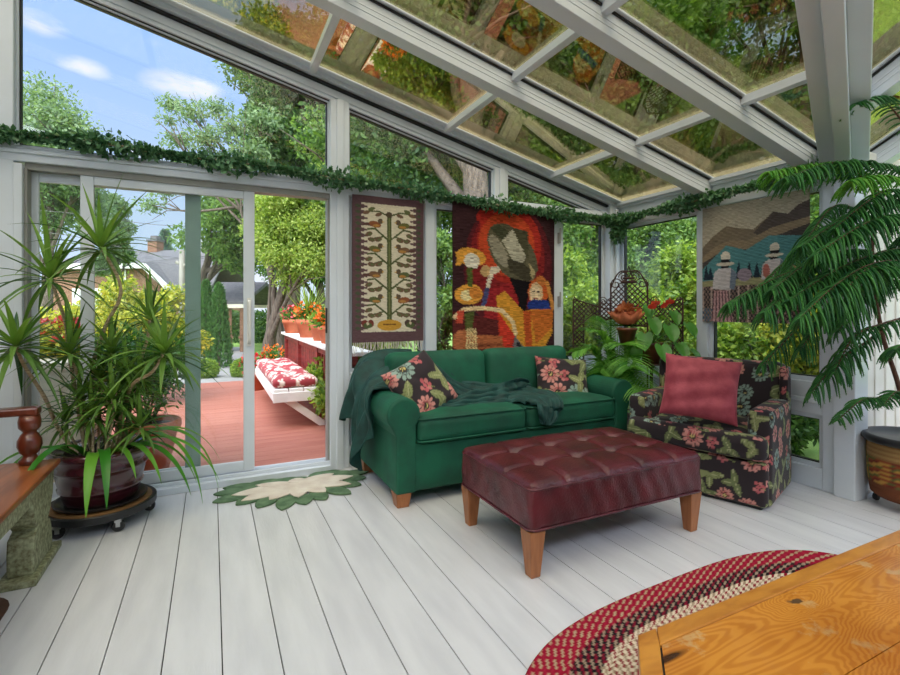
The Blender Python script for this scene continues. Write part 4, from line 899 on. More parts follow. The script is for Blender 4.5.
for k in range(4):
    a = math.radians(196+90*k); x, y = NC[0]+.185*math.cos(a), NC[1]+.185*math.sin(a); b = MB(); b.lathe([(0, -.012), (.022, -.012), (.026, 0), (.022, .012), (0, .012)], (x, y, .026), 14, 'y'); b.box(x-.01, x+.01, y-.01, y+.01, .04, .065); mk('caster', b, M['black_plastic'], npn)
trunks = [[(3.79, 1.44, .40), (3.74, 1.46, .72), (3.62, 1.50, 1.08), (3.56, 1.52, 1.5), (3.55, 1.50, 1.95)], [(3.84, 1.42, .40), (3.90, 1.42, .9), (3.93, 1.40, 1.5), (3.93, 1.38, 2.1), (3.92, 1.38, 2.28)]]
for t in trunks: b = MB(); b.tube(smooth_path(t, 8), list(np.linspace(.016, .008, 33)), 8); mk('trunk', b, M['pinetrunk'], npn, True)
def pine_branch(path, n=40, L=.17, hang_=.9, seed=0, new=.0):
    rng = np.random.default_rng(seed); P = smooth_path(path, 12); m = len(P); w = MB(); w.tube(P, list(np.linspace(.006, .0025, m)), 6); br = mk('branch', w, M['pinetrunk'], npn, True)
    f = MB(); V = []; F = []
    for k in range(n):
        t = .10+.90*k/(n-1); fi = t*(m-1); i = min(int(fi), m-2); p = P[i].lerp(P[i+1], fi-i); tg = (P[i+1]-P[i]).normalized(); sd = tg.cross(Vector((0,0,1))).normalized()
        for s in (-1, 1):
            l = L*(.35+.65*math.sin(PI*min(1, (1-t)*1.05+.10)**.8))*rng.uniform(.75, 1.15)*(.6 if t > .95 else 1)
            d = (sd*s*rng.uniform(.6, 1)+tg*rng.uniform(.35, .75)+Vector((0,0,.25-hang_*.35+rng.uniform(-.2, .2)))).normalized(); q = p.copy(); pts = [q.copy()]; sg = 6
            for j in range(sg): q = q+d*(l/sg); pts.append(q.copy()); d = (d+Vector((0,0,-hang_*1.5/sg))).normalized()
            f.tube(pts, [.004, .0048, .0052, .0052, .0048, .0036, .0015], 5)
            for j in range(sg*5):                                           # short needles along the sprig
                u = j/5; a = int(u); c0 = pts[a].lerp(pts[a+1], u-a); dd = (pts[a+1]-pts[a]).normalized(); o = dd.orthogonal().normalized(); o.rotate(Matrix.Rotation(j*2.4, 3, dd)); tip = c0+o*.011+dd*.010; sv = o.cross(dd)*.0022; b0 = len(V); V += [c0-sv, c0+sv, tip]; F.append((b0, b0+1, b0+2))
    f.add(V, F); mk('needles', f, M['pine_new'] if rng.random() < new else M['pine'], br, True); return br
T1 = smooth_path(trunks[0], 8); T2 = smooth_path(trunks[1], 8)
def tr(T, z): return min(T, key=lambda p: abs(p.z-z)).copy()
BR = [ # trunk, root height, way points (image x, y, depth)
 (T1, 1.90, [(840, 158, 2.75), (768, 166, 2.62)], 34, .16, .9), (T2, 2.02, [(890, 160, 2.7), (838, 156, 2.55), (785, 172, 2.45)], 40, .16, 1.0), (T2, 1.95, [(880, 170, 2.5), (850, 175, 2.4)], 24, .14, 1.0),
 (T2, 1.80, [(890, 200, 2.75), (845, 218, 2.6), (802, 246, 2.5)], 46, .19, 1.0), (T2, 1.72, [(900, 215, 2.5), (868, 222, 2.4), (815, 255, 2.35)], 40, .19, 1.0),
 (T1, 1.50, [(850, 262, 2.85), (790, 272, 2.7), (728, 304, 2.6)], 54, .17, 1.1), (T1, 1.42, [(845, 268, 2.65), (800, 285, 2.55), (765, 312, 2.5)], 42, .17, 1.1), (T2, 1.55, [(890, 250, 2.65), (840, 268, 2.5), (790, 300, 2.45)], 44, .18, 1.1),
 (T2, 1.45, [(900, 268, 2.5), (866, 270, 2.35), (835, 305, 2.3)], 40, .20, 1.2), (T2, 1.35, [(890, 280, 2.7), (862, 290, 2.6), (840, 330, 2.55)], 30, .17, 1.2), (T1, 1.62, [(835, 240, 3.05), (790, 258, 3.1), (752, 300, 3.12)], 40, .16, 1.0),
 (T1, 1.10, [(862, 345, 2.85), (838, 362, 2.75), (812, 392, 2.7)], 22, .15, 1.3), (T2, 1.18, [(888, 322, 2.8), (855, 336, 2.7), (835, 372, 2.65)], 22, .16, 1.3), (T1, .72, [(880, 398, 2.82), (862, 400, 2.75), (838, 420, 2.68)], 20, .09, .8),
 (T2, .75, [(905, 398, 2.85), (896, 392, 2.8), (884, 405, 2.75)], 16, .08, .6), (T2, 2.12, [(895, 112, 2.7), (875, 98, 2.6), (856, 104, 2.5)], 20, .12, .8), (T1, 1.30, [(845, 300, 2.9), (805, 322, 2.85), (762, 366, 2.8)], 30, .14, 1.2), (T1, 1.75, [(838, 205, 2.95), (812, 232, 2.85), (790, 270, 2.75)], 34, .17, 1.1),
 (T2, .98, [(905, 345, 2.75), (895, 350, 2.65)], 16, .14, 1.2), (T2, 1.50, [(880, 262, 2.45), (840, 282, 2.35), (800, 318, 2.3)], 36, .18, 1.2), (T1, 1.56, [(850, 250, 2.75), (810, 262, 2.65), (772, 290, 2.55)], 40, .17, 1.1), (T2, 1.86, [(895, 190, 2.6), (870, 200, 2.5), (835, 228, 2.45)], 30, .18, 1.1), (T1, 1.28, [(850, 300, 2.75), (825, 318, 2.7), (800, 350, 2.68)], 26, .16, 1.2), (T2, 1.65, [(915, 230, 2.9), (900, 245, 3.05), (872, 290, 3.1)], 34, .17, 1.1)]
for i, (T, z, wp, n, L, hg) in enumerate(BR): pine_branch([tr(T, z)]+[at(w[0], w[1]+(6 if i < 3 else 0), w[2]) for w in wp], int(n*1.5), L*1.1, hg*1.15, i, .55 if i in (0, 1, 2, 13, 14, 15) else 0.0)

# palm behind the end of the sofa
PB = Vector((3.20, 3.22, 0)); pm = thing('parlour_palm', 'feathery potted palm between the sofa end and the corner', 'potted plant', PB)
b = MB(); b.lathe([(0, 0), (.11, 0), (.145, .24), (.155, .25), (.155, .28), (.135, .28), (.13, .25), (0, .25)], PB, 28); mk('pot', b, M['brownpot'], pm, True)
rng = np.random.default_rng(9)
fr = [(590, 330, 4.3), (575, 352, 4.25), (600, 372, 4.0), (625, 345, 3.95), (640, 392, 3.75), (612, 392, 3.85), (650, 352, 4.3), (618, 318, 4.5), (600, 345, 4.45), (664, 378, 4.2), (632, 368, 3.8), (585, 378, 4.15), (645, 335, 4.45), (606, 408, 3.9), (655, 398, 3.85), (596, 318, 4.6), (630, 405, 3.8), (588, 395, 4.2)]
for k, (px, py, d) in enumerate(fr):
    tip = at(px, py, d); tip.x = min(tip.x, 3.60); tip.y = min(tip.y, 3.62); base = PB+Vector((.03*math.cos(k*2.4), .03*math.sin(k*2.4), .25)); mid = base.lerp(tip, .5)+Vector((0, 0, .25)); P = smooth_path([base, base.lerp(mid, .5)+Vector((0,0,.10)), mid+Vector((0,0,.06)), tip], 8)
    b = MB(); b.tube(P, list(np.linspace(.006, .002, len(P))), 5); fo = mk('frond', b, M['palm'], pm, True); it = []; m = len(P)
    for j in range(26):
        t = .38+.62*j/25; fi = t*(m-1); i = min(int(fi), m-2); p = P[i].lerp(P[i+1], fi-i); tg = (P[i+1]-P[i]).normalized(); sd = tg.cross(Vector((0,0,1))).normalized()
        for s in (-1, 1): it.append((p, sd*s+tg*.75+Vector((0,0,.12)), .21*math.sin(PI*(.18+.72*(1-(t-.38)/.62)))*rng.uniform(.85, 1.1)+.03, .021, .8))
    mk('leaflet', blades(it, segs=4), M['palm'], fo)

# rusty lattice plant screen in the corner
SA, SBm, SCm, SD = Vector((2.99, 3.54, 0)), Vector((3.31, 3.40, 0)), Vector((3.47, 3.12, 0)), Vector((3.52, 2.80, 0))
sn = thing('plant_screen', 'rusty brown lattice plant screen with scrolled top in the corner', 'screen', (3.38, 3.3, 0))
IR = M['iron']; up = Vector((0,0,1))
def lattice(b, A, B, inside, z0, z1, st=.034):
    L = (B-A).length; u = (B-A)/L; n = int((L+z1-z0)/st)+2
    for sgn in (1, -1):
        for k in range(-n, n):
            pts = []; 
            for j in range(61):
                s = L*j/60; z = z0+sgn*s+k*st*1.4
                if z0 <= z <= z1 and inside(s/L, (z-z0)/(z1-z0)): pts.append(A+u*s+up*z)
                else:
                    if len(pts) > 1: b.tube([pts[0], pts[-1]], .005, 4)
                    pts = []
            if len(pts) > 1: b.tube([pts[0], pts[-1]], .005, 4)
def spiral(c, u, r0, turns=1.6, flip=1): return [c+u*(flip*r0*(1-.8*t)*math.cos(t*turns*2*PI))+up*(r0*(1-.8*t)*math.sin(t*turns*2*PI)) for t in np.linspace(0, 1, 28)]
u = (SCm-SBm).normalized(); w = (SCm-SBm).length
b = MB(); [b.tube([P, P+up*1.45], .009, 6) for P in (SBm, SCm)]; b.tube([SBm+up*1.06, SCm+up*1.06], .008, 6); b.tube([SBm+up*.3, SCm+up*.3], .008, 6); lattice(b, SBm, SCm, lambda s, z: z < .72+.28*math.sin(PI*s), 1.06, 1.46); mk('centre_panel', b, IR, sn)
b = MB(); top = [SBm+u*(w*t)+up*(1.40+.18*math.sin(PI*t)+.03*math.sin(3*PI*t)) for t in np.linspace(0, 1, 24)]; b.tube(top, .007, 6)
for s in (0, 1):
    f = 1-2*s; c = SBm+u*(w*(.14 if s == 0 else .86))+up*1.44; b.tube(spiral(c, u, .055, 1.4, f), .005, 5); c = SBm+u*(w*(.5-f*.13))+up*1.50; b.tube(spiral(c, u, .05, 1.5, -f), .005, 5); b.tube([SBm+u*(w*(.5-f*.30))+up*1.43, SBm+u*(w*(.5-f*.12))+up*1.47, SBm+u*(w*.5)+up*1.60], .005, 5)
b.tube([SBm+u*(w*.3)+up*1.455, SBm+u*(w*.7)+up*1.455], .014, 6); b.tube([SBm+u*(w*.34)+up*1.49, SBm+u*(w*.66)+up*1.49], .010, 6); mk('scroll_top', b, IR, sn)
for A, B in ((SBm, SA), (SCm, SD)):
    u2 = (B-A).normalized(); w2 = (B-A).length; b = MB(); b.tube([B, B+up*1.30], .008, 6); b.tube([A+up*1.20, B+up*1.30], .006, 6); b.tube([A+up*1.10, A+u2*(w2*.45)+up*1.17, B+up*1.02], .006, 6)
    lattice(b, A, B, lambda s, z: abs(z-.62) < .10+.30*abs(s-.48)*1.6, .98, 1.34, .03); C2 = A+u2*(w2*.72); lattice(b, C2, B, lambda s, z: True, .30, 1.12, .03); b.tube([C2+up*.3, C2+up*1.14], .006, 5)
    b.tube(spiral(A+u2*(w2*.2)+up*1.28, u2, .045), .004, 5); b.tube(spiral(A+u2*(w2*.47)+up*1.20, u2, .05, 1.3), .004, 5); mk('side_panel', b, IR, sn)
# shell shaped planter and a small pot hung on the screen
nrm = Vector((-u.y, u.x, 0)); nrm = nrm if nrm.dot(Vector((-1,-1,0))) > 0 else -nrm
c = SBm.lerp(SCm, .5)+nrm*.085; wp = thing('hanging_planter', 'scalloped copper planter hung on the lattice screen', 'planter', c+up*1.08)
b = MB(); V = []; F = []; na = 40; pr = [(.03, 1.075), (.07, 1.09), (.10, 1.125), (.125, 1.17)]
for r, z in pr:
    for j in range(na): a = 2*PI*j/na; rr = r*(1+.16*math.cos(8*a)*(z-1.07)/.1); e = u*(rr*math.cos(a)*1.15)+nrm*(rr*math.sin(a)*.62); V.append(c+e+up*(z+.02*math.cos(8*a)*(z-1.07)/.1))
for i in range(3):
    for j in range(na): F.append((i*na+j, i*na+(j+1) % na, (i+1)*na+(j+1) % na, (i+1)*na+j))
F.append(tuple(range(na))[::-1]); b.add(V, F); mk('bowl', b, M['terracotta'], wp, True, solid=.006)
rng = np.random.default_rng(4); P, d = blobcloud([(c.x, c.y, 1.19, .085, .6)], 160, rng, .2); V, F = leafcloud(P, d+np.array([0, 0, .5]), .06, .035, rng, 0); M['copper_leaf'] = leafmat('copper_leaf', (150, 60, 40), (206, 130, 84), .2, .5); mk('foliage', (V, F), M['copper_leaf'], wp)
c2 = SBm.lerp(SCm, .52)+nrm*.09; hp = thing('hanging_pot', 'small brown pot hung below the copper planter', 'pot', c2+up*.90)
b = MB(); b.lathe([(0, 0), (.055, 0), (.08, .125), (.088, .13), (.088, .15), (.076, .15), (.07, .12), (0, .11)], c2+up*.895, 24); mk('pot', b, M['brownpot'], hp, True); b = MB(); b.lathe([(0, .12), (.07, .122), (.07, .115), (0, .115)], c2+up*.895, 16); mk('soil', b, M['soil'], hp)
# red anthurium on a slim stand
AC = Vector((3.36, 2.98, 0)); ps = thing('plant_stand', 'slim iron pedestal under the red anthurium', 'plant stand', AC)
b = MB(); b.lathe([(0, 0), (.11, 0), (.11, .012), (.02, .03), (.014, .06), (.014, .70), (.03, .73), (.10, .74), (.10, .752), (0, .752)], AC, 20); mk('pedestal', b, IR, ps, True)
an = thing('anthurium', 'red anthurium with broad glossy leaves beside the lattice screen', 'potted plant', AC+up*.752)
b = MB(); b.lathe([(0, 0), (.07, 0), (.095, .15), (.10, .155), (.10, .175), (.088, .175), (.08, .15), (0, .14)], AC+up*.752, 24); mk('pot', b, M['brownpot'], an, True)
def heart(c, d, L, Wd, cup=.1):
    d = Vector(d).normalized(); s = d.cross(up).normalized(); n = s.cross(d).normalized(); V = []; F = []; K = 9
    for i in range(K):
        t = i/(K-1); w = Wd*.5*(math.sin(PI*min(1, .18+.82*t))**.75 if t < 1 else 0)*(1 if t > .1 else .75)
        for j in (-1, -.5, 0, .5, 1): V.append(c+d*(L*(t-.12*abs(j)*(t < .3)))+s*(w*j)+n*(cup*L*abs(j)-.45*L*t*t))
    for i in range(K-1):
        for j in range(4): F.append((i*5+j, i*5+j+1, i*5+6+j, i*5+5+j))
    return V, F
rng = np.random.default_rng(12)
for k, (px, py, d, L) in enumerate(((648, 340, 4.1, .20), (655, 325, 4.05, .19), (672, 332, 4.0, .20), (682, 350, 3.95, .18), (640, 355, 4.1, .17), (690, 330, 4.0, .17), (664, 352, 3.9, .20), (676, 318, 4.1, .16), (650, 312, 4.15, .15), (694, 356, 4.0, .15))):
    p = at(px-3, py-6, d); o = AC+up*.90; b = MB(); b.tube(smooth_path([o, o.lerp(p, .5)+up*.04, p], 6), .004, 5); sm = mk('leaf_stalk', b, M['anthurium'], an, True)
    dr = (p-o); dr.z = .15; b = MB(); b.add(*heart(p, (dr.x*1.5-.25+rng.uniform(-.2, .2), dr.y*1.5-.4, -.45), L*.8, L*.62)); mk('leaf', b, M['anthurium'], sm, True)
for px, py, d in ((656, 305, 4.05), (664, 308, 4.0), (670, 304, 4.05), (652, 309, 4.0)):
    p = at(px, py, d); o = AC+up*.90; b = MB(); b.tube([o, o.lerp(p, .6)+up*.02, p], .003, 5); sm = mk('flower_stalk', b, M['anthurium'], an); b = MB(); b.add(*heart(p, (rng.uniform(-.7, .5), -.5, .75), .075, .07, .15)); mk('flower', b, M['red_flower'], sm, True)
    b = MB(); b.tube([p, p+Vector((-.02, -.015, .05))], .005, 6); mk('spadix', b, M['orange_flower'], sm)
# ============================================================ OUTDOORS
GZ = -.20
b = MB(); b.box(-40, 45, 9.4, 60, GZ-.3, GZ); b.box(4.2, 45, -15, 9.4, GZ-.3, GZ); b.box(-40, -4.5, -15, 9.4, GZ-.3, GZ); struct(mk('ground', b, M['lawn']))
b = MB(); y = 3.84
while y < 9.35: b.m = 0; b.box(-4.4, 4.2, y, min(y+.136, 9.4), -.10, -.07); y += .14
b.m = 1; b.box(-4.4, 4.2, 3.82, 9.4, -.30, -.095); struct(mk('deck', b, [M['deck'], M['deck_gap']]))
b = MB(); b.prism([(x, y, GZ) for x, y in ((-1.6, 9.6), (.5, 9.6), (1.4, 13), (1.0, 19), (-3.5, 19), (-2.2, 13))], (0, 0, .03)); struct(mk('path', b, M['paving']))
b = MB()
for k in range(9): x = -2+.42*k; b.prism([(x, 9.42, GZ), (x+.38, 9.40, GZ), (x+.36, 9.72+.08*math.sin(k*3), GZ), (x+.02, 9.75, GZ)], (0, 0, .07))
struct(mk('stone_edge', b, M['paving'], bevel=.02))

def tree(name, label, cat, base, blobs, n, L, Wd, material, seed, trunk=None, limbs=0, droop=.3, shell=.2, group=None, tr_r=.12):
    """a tree or shrub: crown of leaf clumps on a trunk with limbs"""
    rng = np.random.default_rng(seed); t = thing(name, label, cat, base, group); bx, by, bz = base
    ctr = np.array([b_[:3] for b_ in blobs]).mean(0)
    tp = trunk or [(bx, by, bz), (bx+.1, by, (bz+ctr[2])/2), tuple(ctr)]
    b = MB(); P = smooth_path(tp, 6); b.tube(P, list(np.linspace(tr_r, tr_r*.35, len(P))), 9)
    k = sorted(range(len(blobs)), key=lambda i: -blobs[i][3])[:limbs] if limbs else []
    for i in k:
        c = Vector(blobs[i][:3]); q = P[int(len(P)*rng.uniform(.35, .9))]; m = q.lerp(c, .5)+Vector(rng.normal(0, .15, 3)); pp = smooth_path([q, m, c], 4); b.tube(pp, list(np.linspace(tr_r*.4, tr_r*.08, len(pp))), 6)
        for j in range(4): e = c+Vector(rng.normal(0, 1, 3))*blobs[i][3]*.6; b.tube([pp[5], (pp[5]+e)/2+Vector((0,0,.1)), e], [tr_r*.14, tr_r*.1, tr_r*.03], 4)
    mk('trunk', b, M['bark'], t, True)
    P2, d = blobcloud(blobs, n, rng, shell); V, F = leafcloud(P2, d*.7, L, Wd, rng, droop); mk('foliage', (V, F), M[material], t); return t
def crown(c, R, k, seed, r=(.3, .5), flat=1.):
    rng = np.random.default_rng(seed); o = []
    for i in range(k):
        d = rng.normal(0, 1, 3); d /= np.linalg.norm(d); q = rng.uniform(.3, 1)**.6*.72; rr = rng.uniform(*r); o.append((c[0]+d[0]*R[0]*q, c[1]+d[1]*R[1]*q, c[2]+d[2]*R[2]*q, rr*min(R), .8*flat))
    return o
def tt(px, py, d): p = at(px, py, d); return (p.x, p.y, p.z)
def g0(px, d): p = at(px, 308, d); return (p.x, p.y, GZ)
# left: far trees, bright shrubs
tree('garden_tree', 'grey green round topped tree at the far left of the sky', 'tree', g0(45, 17), crown(tt(45, 165, 17), (2.6, 2.6, 3.1), 34, 1, (.25, .4)), 26000, .16, .08, 'tree_grey', 1, None, 8, tr_r=.22)
tree('garden_tree', 'darker tree left of the brick chimney', 'tree', g0(115, 21), crown(tt(108, 240, 21), (1.05, 1.2, 2.6), 22, 2, (.3, .45)), 14000, .16, .08, 'tree_grey', 2, None, 5, tr_r=.2)
tree('garden_tree', 'loose feathery tree with bare twigs against the blue sky', 'tree', g0(285, 11), [(*tt(px, py, 11+.3*math.sin(px)), r, .5) for px, py, r in ((172, 104, .36), (192, 112, .42), (215, 108, .45), (178, 140, .42), (205, 138, .5), (232, 128, .5), (190, 165, .4), (222, 160, .5), (250, 150, .55), (245, 178, .5), (168, 120, .25), (215, 185, .4), (262, 118, .5), (150, 205, .35), (165, 190, .35))], 6000, .11, .045, 'tree_grey', 3, [g0(285, 11), tt(272, 280, 11), tt(255, 215, 11), tt(235, 160, 11)], 15, shell=.05, tr_r=.10)
tree('garden_tree', 'tall dense dark tree rising over the sliding door', 'tree', g0(290, 13), crown(tt(305, 112, 13), (2.5, 2.0, 3.2), 60, 4, (.25, .4)), 60000, .15, .075, 'tree_dark', 4, None, 8, tr_r=.3)
tree('garden_tree', 'bright yellow green leafy tree framed by the open doorway', 'tree', g0(300, 9.6), crown(tt(296, 222, 9.6), (1.2, 1.3, 1.85), 50, 5, (.22, .40)), 34000, .07, .04, 'tree_bright', 5, [g0(272, 9.8), tt(268, 350, 9.8), tt(280, 300, 9.7), tt(296, 240, 9.6)], 8, tr_r=.16)
tree('garden_tree', 'mid green tree behind the sliding door glass', 'tree', g0(196, 15), crown(tt(226, 230, 15), (1.5, 1.5, 1.6), 24, 6, (.3, .45)), 14000, .14, .07, 'tree_mid', 6, [g0(196, 15), tt(199, 290, 15), tt(215, 245, 15)], 6, tr_r=.2)
tree('flowering_shrub', 'large yellow leaved shrub behind the dragon tree', 'shrub', g0(152, 6.6), crown(tt(148, 332, 6.6), (.8, .6, 1.15), 34, 7, (.28, .42)), 20000, .065, .034, 'shrub_yellow', 7, None, 6, tr_r=.05)
tree('flowering_shrub', 'yellow shrub at the left beyond the cream planter', 'shrub', g0(60, 7.2), crown(tt(75, 335, 7.2), (.9, .6, .6), 20, 8, (.3, .45)), 9000, .065, .034, 'shrub_yellow', 8, None, 5, tr_r=.05)
for px, top, lab in ((206, 282, 'slim conical cedar nearest the screen door frame'), (219, 285, 'slim conical cedar beside the grey roofed shelter'), (150, 292, 'small conical cedar below the brick chimney'), (165, 292, 'small conical cedar left of the leaning pole')):
    d = 11.5; p = g0(px, d); H = at(px, top, d).z-GZ; rng = np.random.default_rng(px); n = 5200; z = rng.random(n)**.8; a = rng.random(n)*2*PI; rad = .30*(1-z)**.55*(.85+.15*np.sin(a*9)); P = np.stack([p[0]+rad*np.cos(a), p[1]+rad*np.sin(a), GZ+z*H], -1)
    t = thing('conical_cedar', lab, 'tree', p); V, F = leafcloud(P, np.stack([np.cos(a)*.4, np.sin(a)*.4, np.ones(n)], -1), .09, .035, rng, 0, .4); mk('foliage', (V, F), M['cedar'], t); b = MB(); b.tube([p, (p[0], p[1], GZ+H*.8)], .04, 6); mk('trunk', b, M['bark'], t)
for px, py, d, r, lab in ((207, 366, 9.75, .20, 'round clipped bush at the deck edge by the screen door'), (242, 368, 9.9, .20, 'round clipped bush by the path behind the door handle')):
    p = at(px, py, d); tree('round_bush', lab, 'shrub', (p.x, p.y, GZ), [(p.x, p.y, GZ+r*.95, r, 1)], 2600, .05, .026, 'shrub_green', px, [(p.x, p.y, GZ), (p.x, p.y, GZ+r*.5), (p.x, p.y, GZ+r)], 0, shell=.8, tr_r=.03)
# far conifer
p = g0(165, 37); t = thing('far_conifer', 'pointed blue green conifer beside the chimney', 'tree', p); rng = np.random.default_rng(77); n = 7000; H = at(165, 229, 37).z-GZ; z = rng.random(n)**.7; a = rng.random(n)*2*PI; rad = 2.3*(1-z)*(.35+.65*np.abs(np.sin(z*26)))*rng.uniform(.5, 1, n); P = np.stack([p[0]+rad*np.cos(a), p[1]+rad*np.sin(a), GZ+z*H], -1); V, F = leafcloud(P, np.stack([np.cos(a), np.sin(a), -.2*np.ones(n)], -1), .34, .12, rng, .3, .3); mk('foliage', (V, F), M['conifer'], t); b = MB(); b.tube([p, (p[0], p[1], GZ+H*.97)], [.2, .03], 6); mk('trunk', b, M['bark'], t)
# house with chimney
def local(px, d): p = at(px, 308, d); return p.x, p.y
hx, hy = local(150, 24); ang = -math.atan2(FW[0], FW[1])-.12
def HP(x, y, z): c, s = math.cos(ang), math.sin(ang); return (hx+x*c-y*s, hy+x*s+y*c, z)
hs = thing('brick_house', 'brick house with grey roof and chimney beyond the garden', 'house', (hx, hy, GZ))
def hbox(b, x0, x1, y0, y1, z0, z1): return b.hexa([Vector(HP(x0,y0,z0)), Vector(HP(x1,y0,z0)), Vector(HP(x1,y1,z0)), Vector(HP(x0,y1,z0))], [Vector(HP(x0,y0,z1)), Vector(HP(x1,y0,z1)), Vector(HP(x1,y1,z1)), Vector(HP(x0,y1,z1))])
b = MB(); b.prism([HP(x, 0, z) for x, z in ((-5.4, GZ), (1.5, GZ), (1.5, 1.75), (0, 3.25), (-5.4, 3.25))], tuple(Vector(HP(0, .4, 0))-Vector(HP(0, 0, 0)))); hbox(b, -5.2, 1.8, .5, 6.4, GZ, 1.7); mk('wall', b, M['brick'], hs)
def slab(b, pts, dz=.14): return b.prism([HP(*p) for p in pts], (0, 0, dz))
b = MB(); slab(b, [(-.05, -.3, 3.3), (1.95, -.3, 1.55), (2.7, .4, 1.6), (2.1, 3.4, 4.35), (-3.0, 3.4, 4.35), (-.05, .5, 3.4)]); slab(b, [(-5.6, -.3, 3.3), (-.05, -.3, 3.3), (-.05, .5, 3.4), (-3.0, 3.4, 4.35), (-5.6, 3.4, 4.35)]); slab(b, [(-5.6, 3.4, 4.35), (2.1, 3.4, 4.35), (2.7, 6.8, 1.6), (-5.6, 6.8, 1.6)]); mk('roof', b, M['roof_grey'], hs)
b = MB(); b.beam(HP(-5.6, -.36, 3.28), HP(-.05, -.36, 3.28), .06, .26); b.beam(HP(-.05, -.36, 3.28), HP(1.98, -.36, 1.5), .06, .26); b.beam(HP(-1.35, -.06, 3.1), HP(-1.35, -.06, GZ), .18, .12, (0, 1, 0)); mk('white_trim', b, M['white_bench'], hs)
b = MB(); hbox(b, -2.45, -1.9, 2.9, 3.45, 3.6, 4.98); ck = mk('chimney', b, M['brick'], hs); b = MB(); hbox(b, -2.5, -1.85, 2.85, 3.5, 4.94, 5.04); hbox(b, -2.36, -2.0, 3.0, 3.35, 5.02, 5.26); mk('chimney_cap', b, M['roof_grey'], ck)
b = MB(); hbox(b, -4.2, -2.6, -.06, .05, .8, 2.2); mk('window', b, M['white_bench'], hs)
# grey roofed shelter with brick posts
gx, gy = local(231, 16)
def HQ(x, y, z): c, s = math.cos(ang+.05), math.sin(ang+.05); return Vector((gx+x*c-y*s, gy+x*s+y*c, z))
sh = thing('garden_shelter', 'open shelter with grey roof and brick posts', 'shelter', (gx, gy, GZ))
b = MB(); b.hexa([HQ(-.9,-.6,1.32), HQ(.75,-.6,1.32), HQ(.75,1.0,2.0), HQ(-.9,1.0,2.0)], [HQ(-.9,-.6,1.42), HQ(.75,-.6,1.42), HQ(.75,1.0,2.12), HQ(-.9,1.0,2.12)]); b.hexa([HQ(-.9,1.0,2.0), HQ(.75,1.0,2.0), HQ(.75,2.6,1.32), HQ(-.9,2.6,1.32)], [HQ(-.9,1.0,2.12), HQ(.75,1.0,2.12), HQ(.75,2.6,1.42), HQ(-.9,2.6,1.42)]); mk('roof', b, M['roof_grey'], sh)
b = MB(); b.beam(HQ(-.9,-.58,1.28), HQ(.75,-.58,1.28), .08, .12); b.beam(HQ(-.9,2.5,1.28), HQ(.75,2.5,1.28), .08, .12); mk('fascia', b, M['cream'], sh)
for x, y in ((-.7, -.4), (.12, -.4), (.62, -.4), (-.7, 2.3), (.62, 2.3)): b = MB(); b.beam(HQ(x, y, GZ), HQ(x, y, 1.28), .20, .20, (0, 1, 0)); b.beam(HQ(x, y, .25), HQ(x, y, .33), .28, .28, (0, 1, 0)); mk('post', b, M['brick'], sh)
p = g0(182, 15.5); b = MB(); b.tube([p, (p[0], p[1], at(180, 250, 15.5).z)], [.10, .08], 10); b.beam(at(176, 262, 15.5), at(192, 268, 15.5), .08, .10); tag(mk('utility_pole', b, M['pole_wood'], None, True), 'weathered wooden pole in front of the house roof', 'pole')
b = MB()
for y0, y1 in ((200, 230), (222, 262), (262, 262)): b.tube(smooth_path([at(-120, y0, 13), at(60, y0+12, 14.5), at(180, y1-4, 15.5), at(330, y1-10, 17)], 6), .010, 4)
tag(mk('overhead_cable', b, M['roof_grey']), 'thin overhead cables strung past the wooden pole', 'cable')
# hedge across the back of the lawn
rng = np.random.default_rng(31); p0, p1 = np.array(g0(190, 21)), np.array(g0(345, 19)); n = 14000; t_ = rng.random((n, 1)); P = p0+(p1-p0)*t_; P[:, 2] = GZ+rng.random(n)*1.3; P[:, :2] += rng.normal(0, .28, (n, 2)); V, F = leafcloud(P, rng.normal(0, 1, (n, 3)), .14, .07, rng, .1); tag(mk('hedge', (V, F), M['tree_dark']), 'low dark hedge behind the shelter and lawn', 'hedge')
# deck furniture: bench with cushion, red rail, pots
bn = thing('garden_bench', 'white wooden wall bench with diagonal brace on the red deck', 'bench', (.85, 6.4, -.07))
b = MB()
for k in range(3): x = .585+.155*k; b.box(x, x+.145, 5.42, 7.75, .325, .36)
mk('seat', b, M['white_bench'], bn, bevel=.006); b = MB(); b.box(.575, 1.06, 5.405, 5.43, .22, .325); b.box(.57, .59, 5.42, 7.75, .24, .325); mk('apron', b, M['white_bench'], bn, bevel=.004)
for y in (5.44, 7.5): b = MB(); b.prism([(.66, y, .24), (.78, y, .24), (1.12, y, -.02), (1.12, y, -.07), (1.06, y, -.07)], (0, .05, 0)); mk('brace', b, M['white_bench'], bn, bevel=.004)
def benchcush(u, v):
    C = np.tile(lin((156, 58, 62)), (len(u), 1)); r = np.random.default_rng(3)
    for k in range(170):
        cx, cy, R = r.uniform(-.25, .25), r.uniform(-1.15, 1.15), r.uniform(.03, .055); dx, dy = u-cx, v-cy; th_ = np.arctan2(dy, dx); rr = np.hypot(dx, dy); m = rr < R*(.7+.3*np.cos(5*th_)); C[m] = lin((232, 212, 196)); C[rr < R*.25] = lin((190, 110, 90))
    return C
def bpuff(V, N):
    V = V.copy(); q = .034*np.abs(np.sin(V[:, 0]*PI/.24))*np.abs(np.sin((V[:, 1]+1.14)*PI/.38)); V[:, 2] += np.sign(V[:, 2])*q; return V
V, F, N_ = rbox(.47, 2.28, .085, .04, .02, bpuff); tag(mk('bench_cushion', (V+np.array((.815, 6.58, .415)), F), M['floral'], None, True, col=benchcush(V[:, 0], V[:, 1])), 'tufted red and cream floral cushion on the white bench', 'cushion')
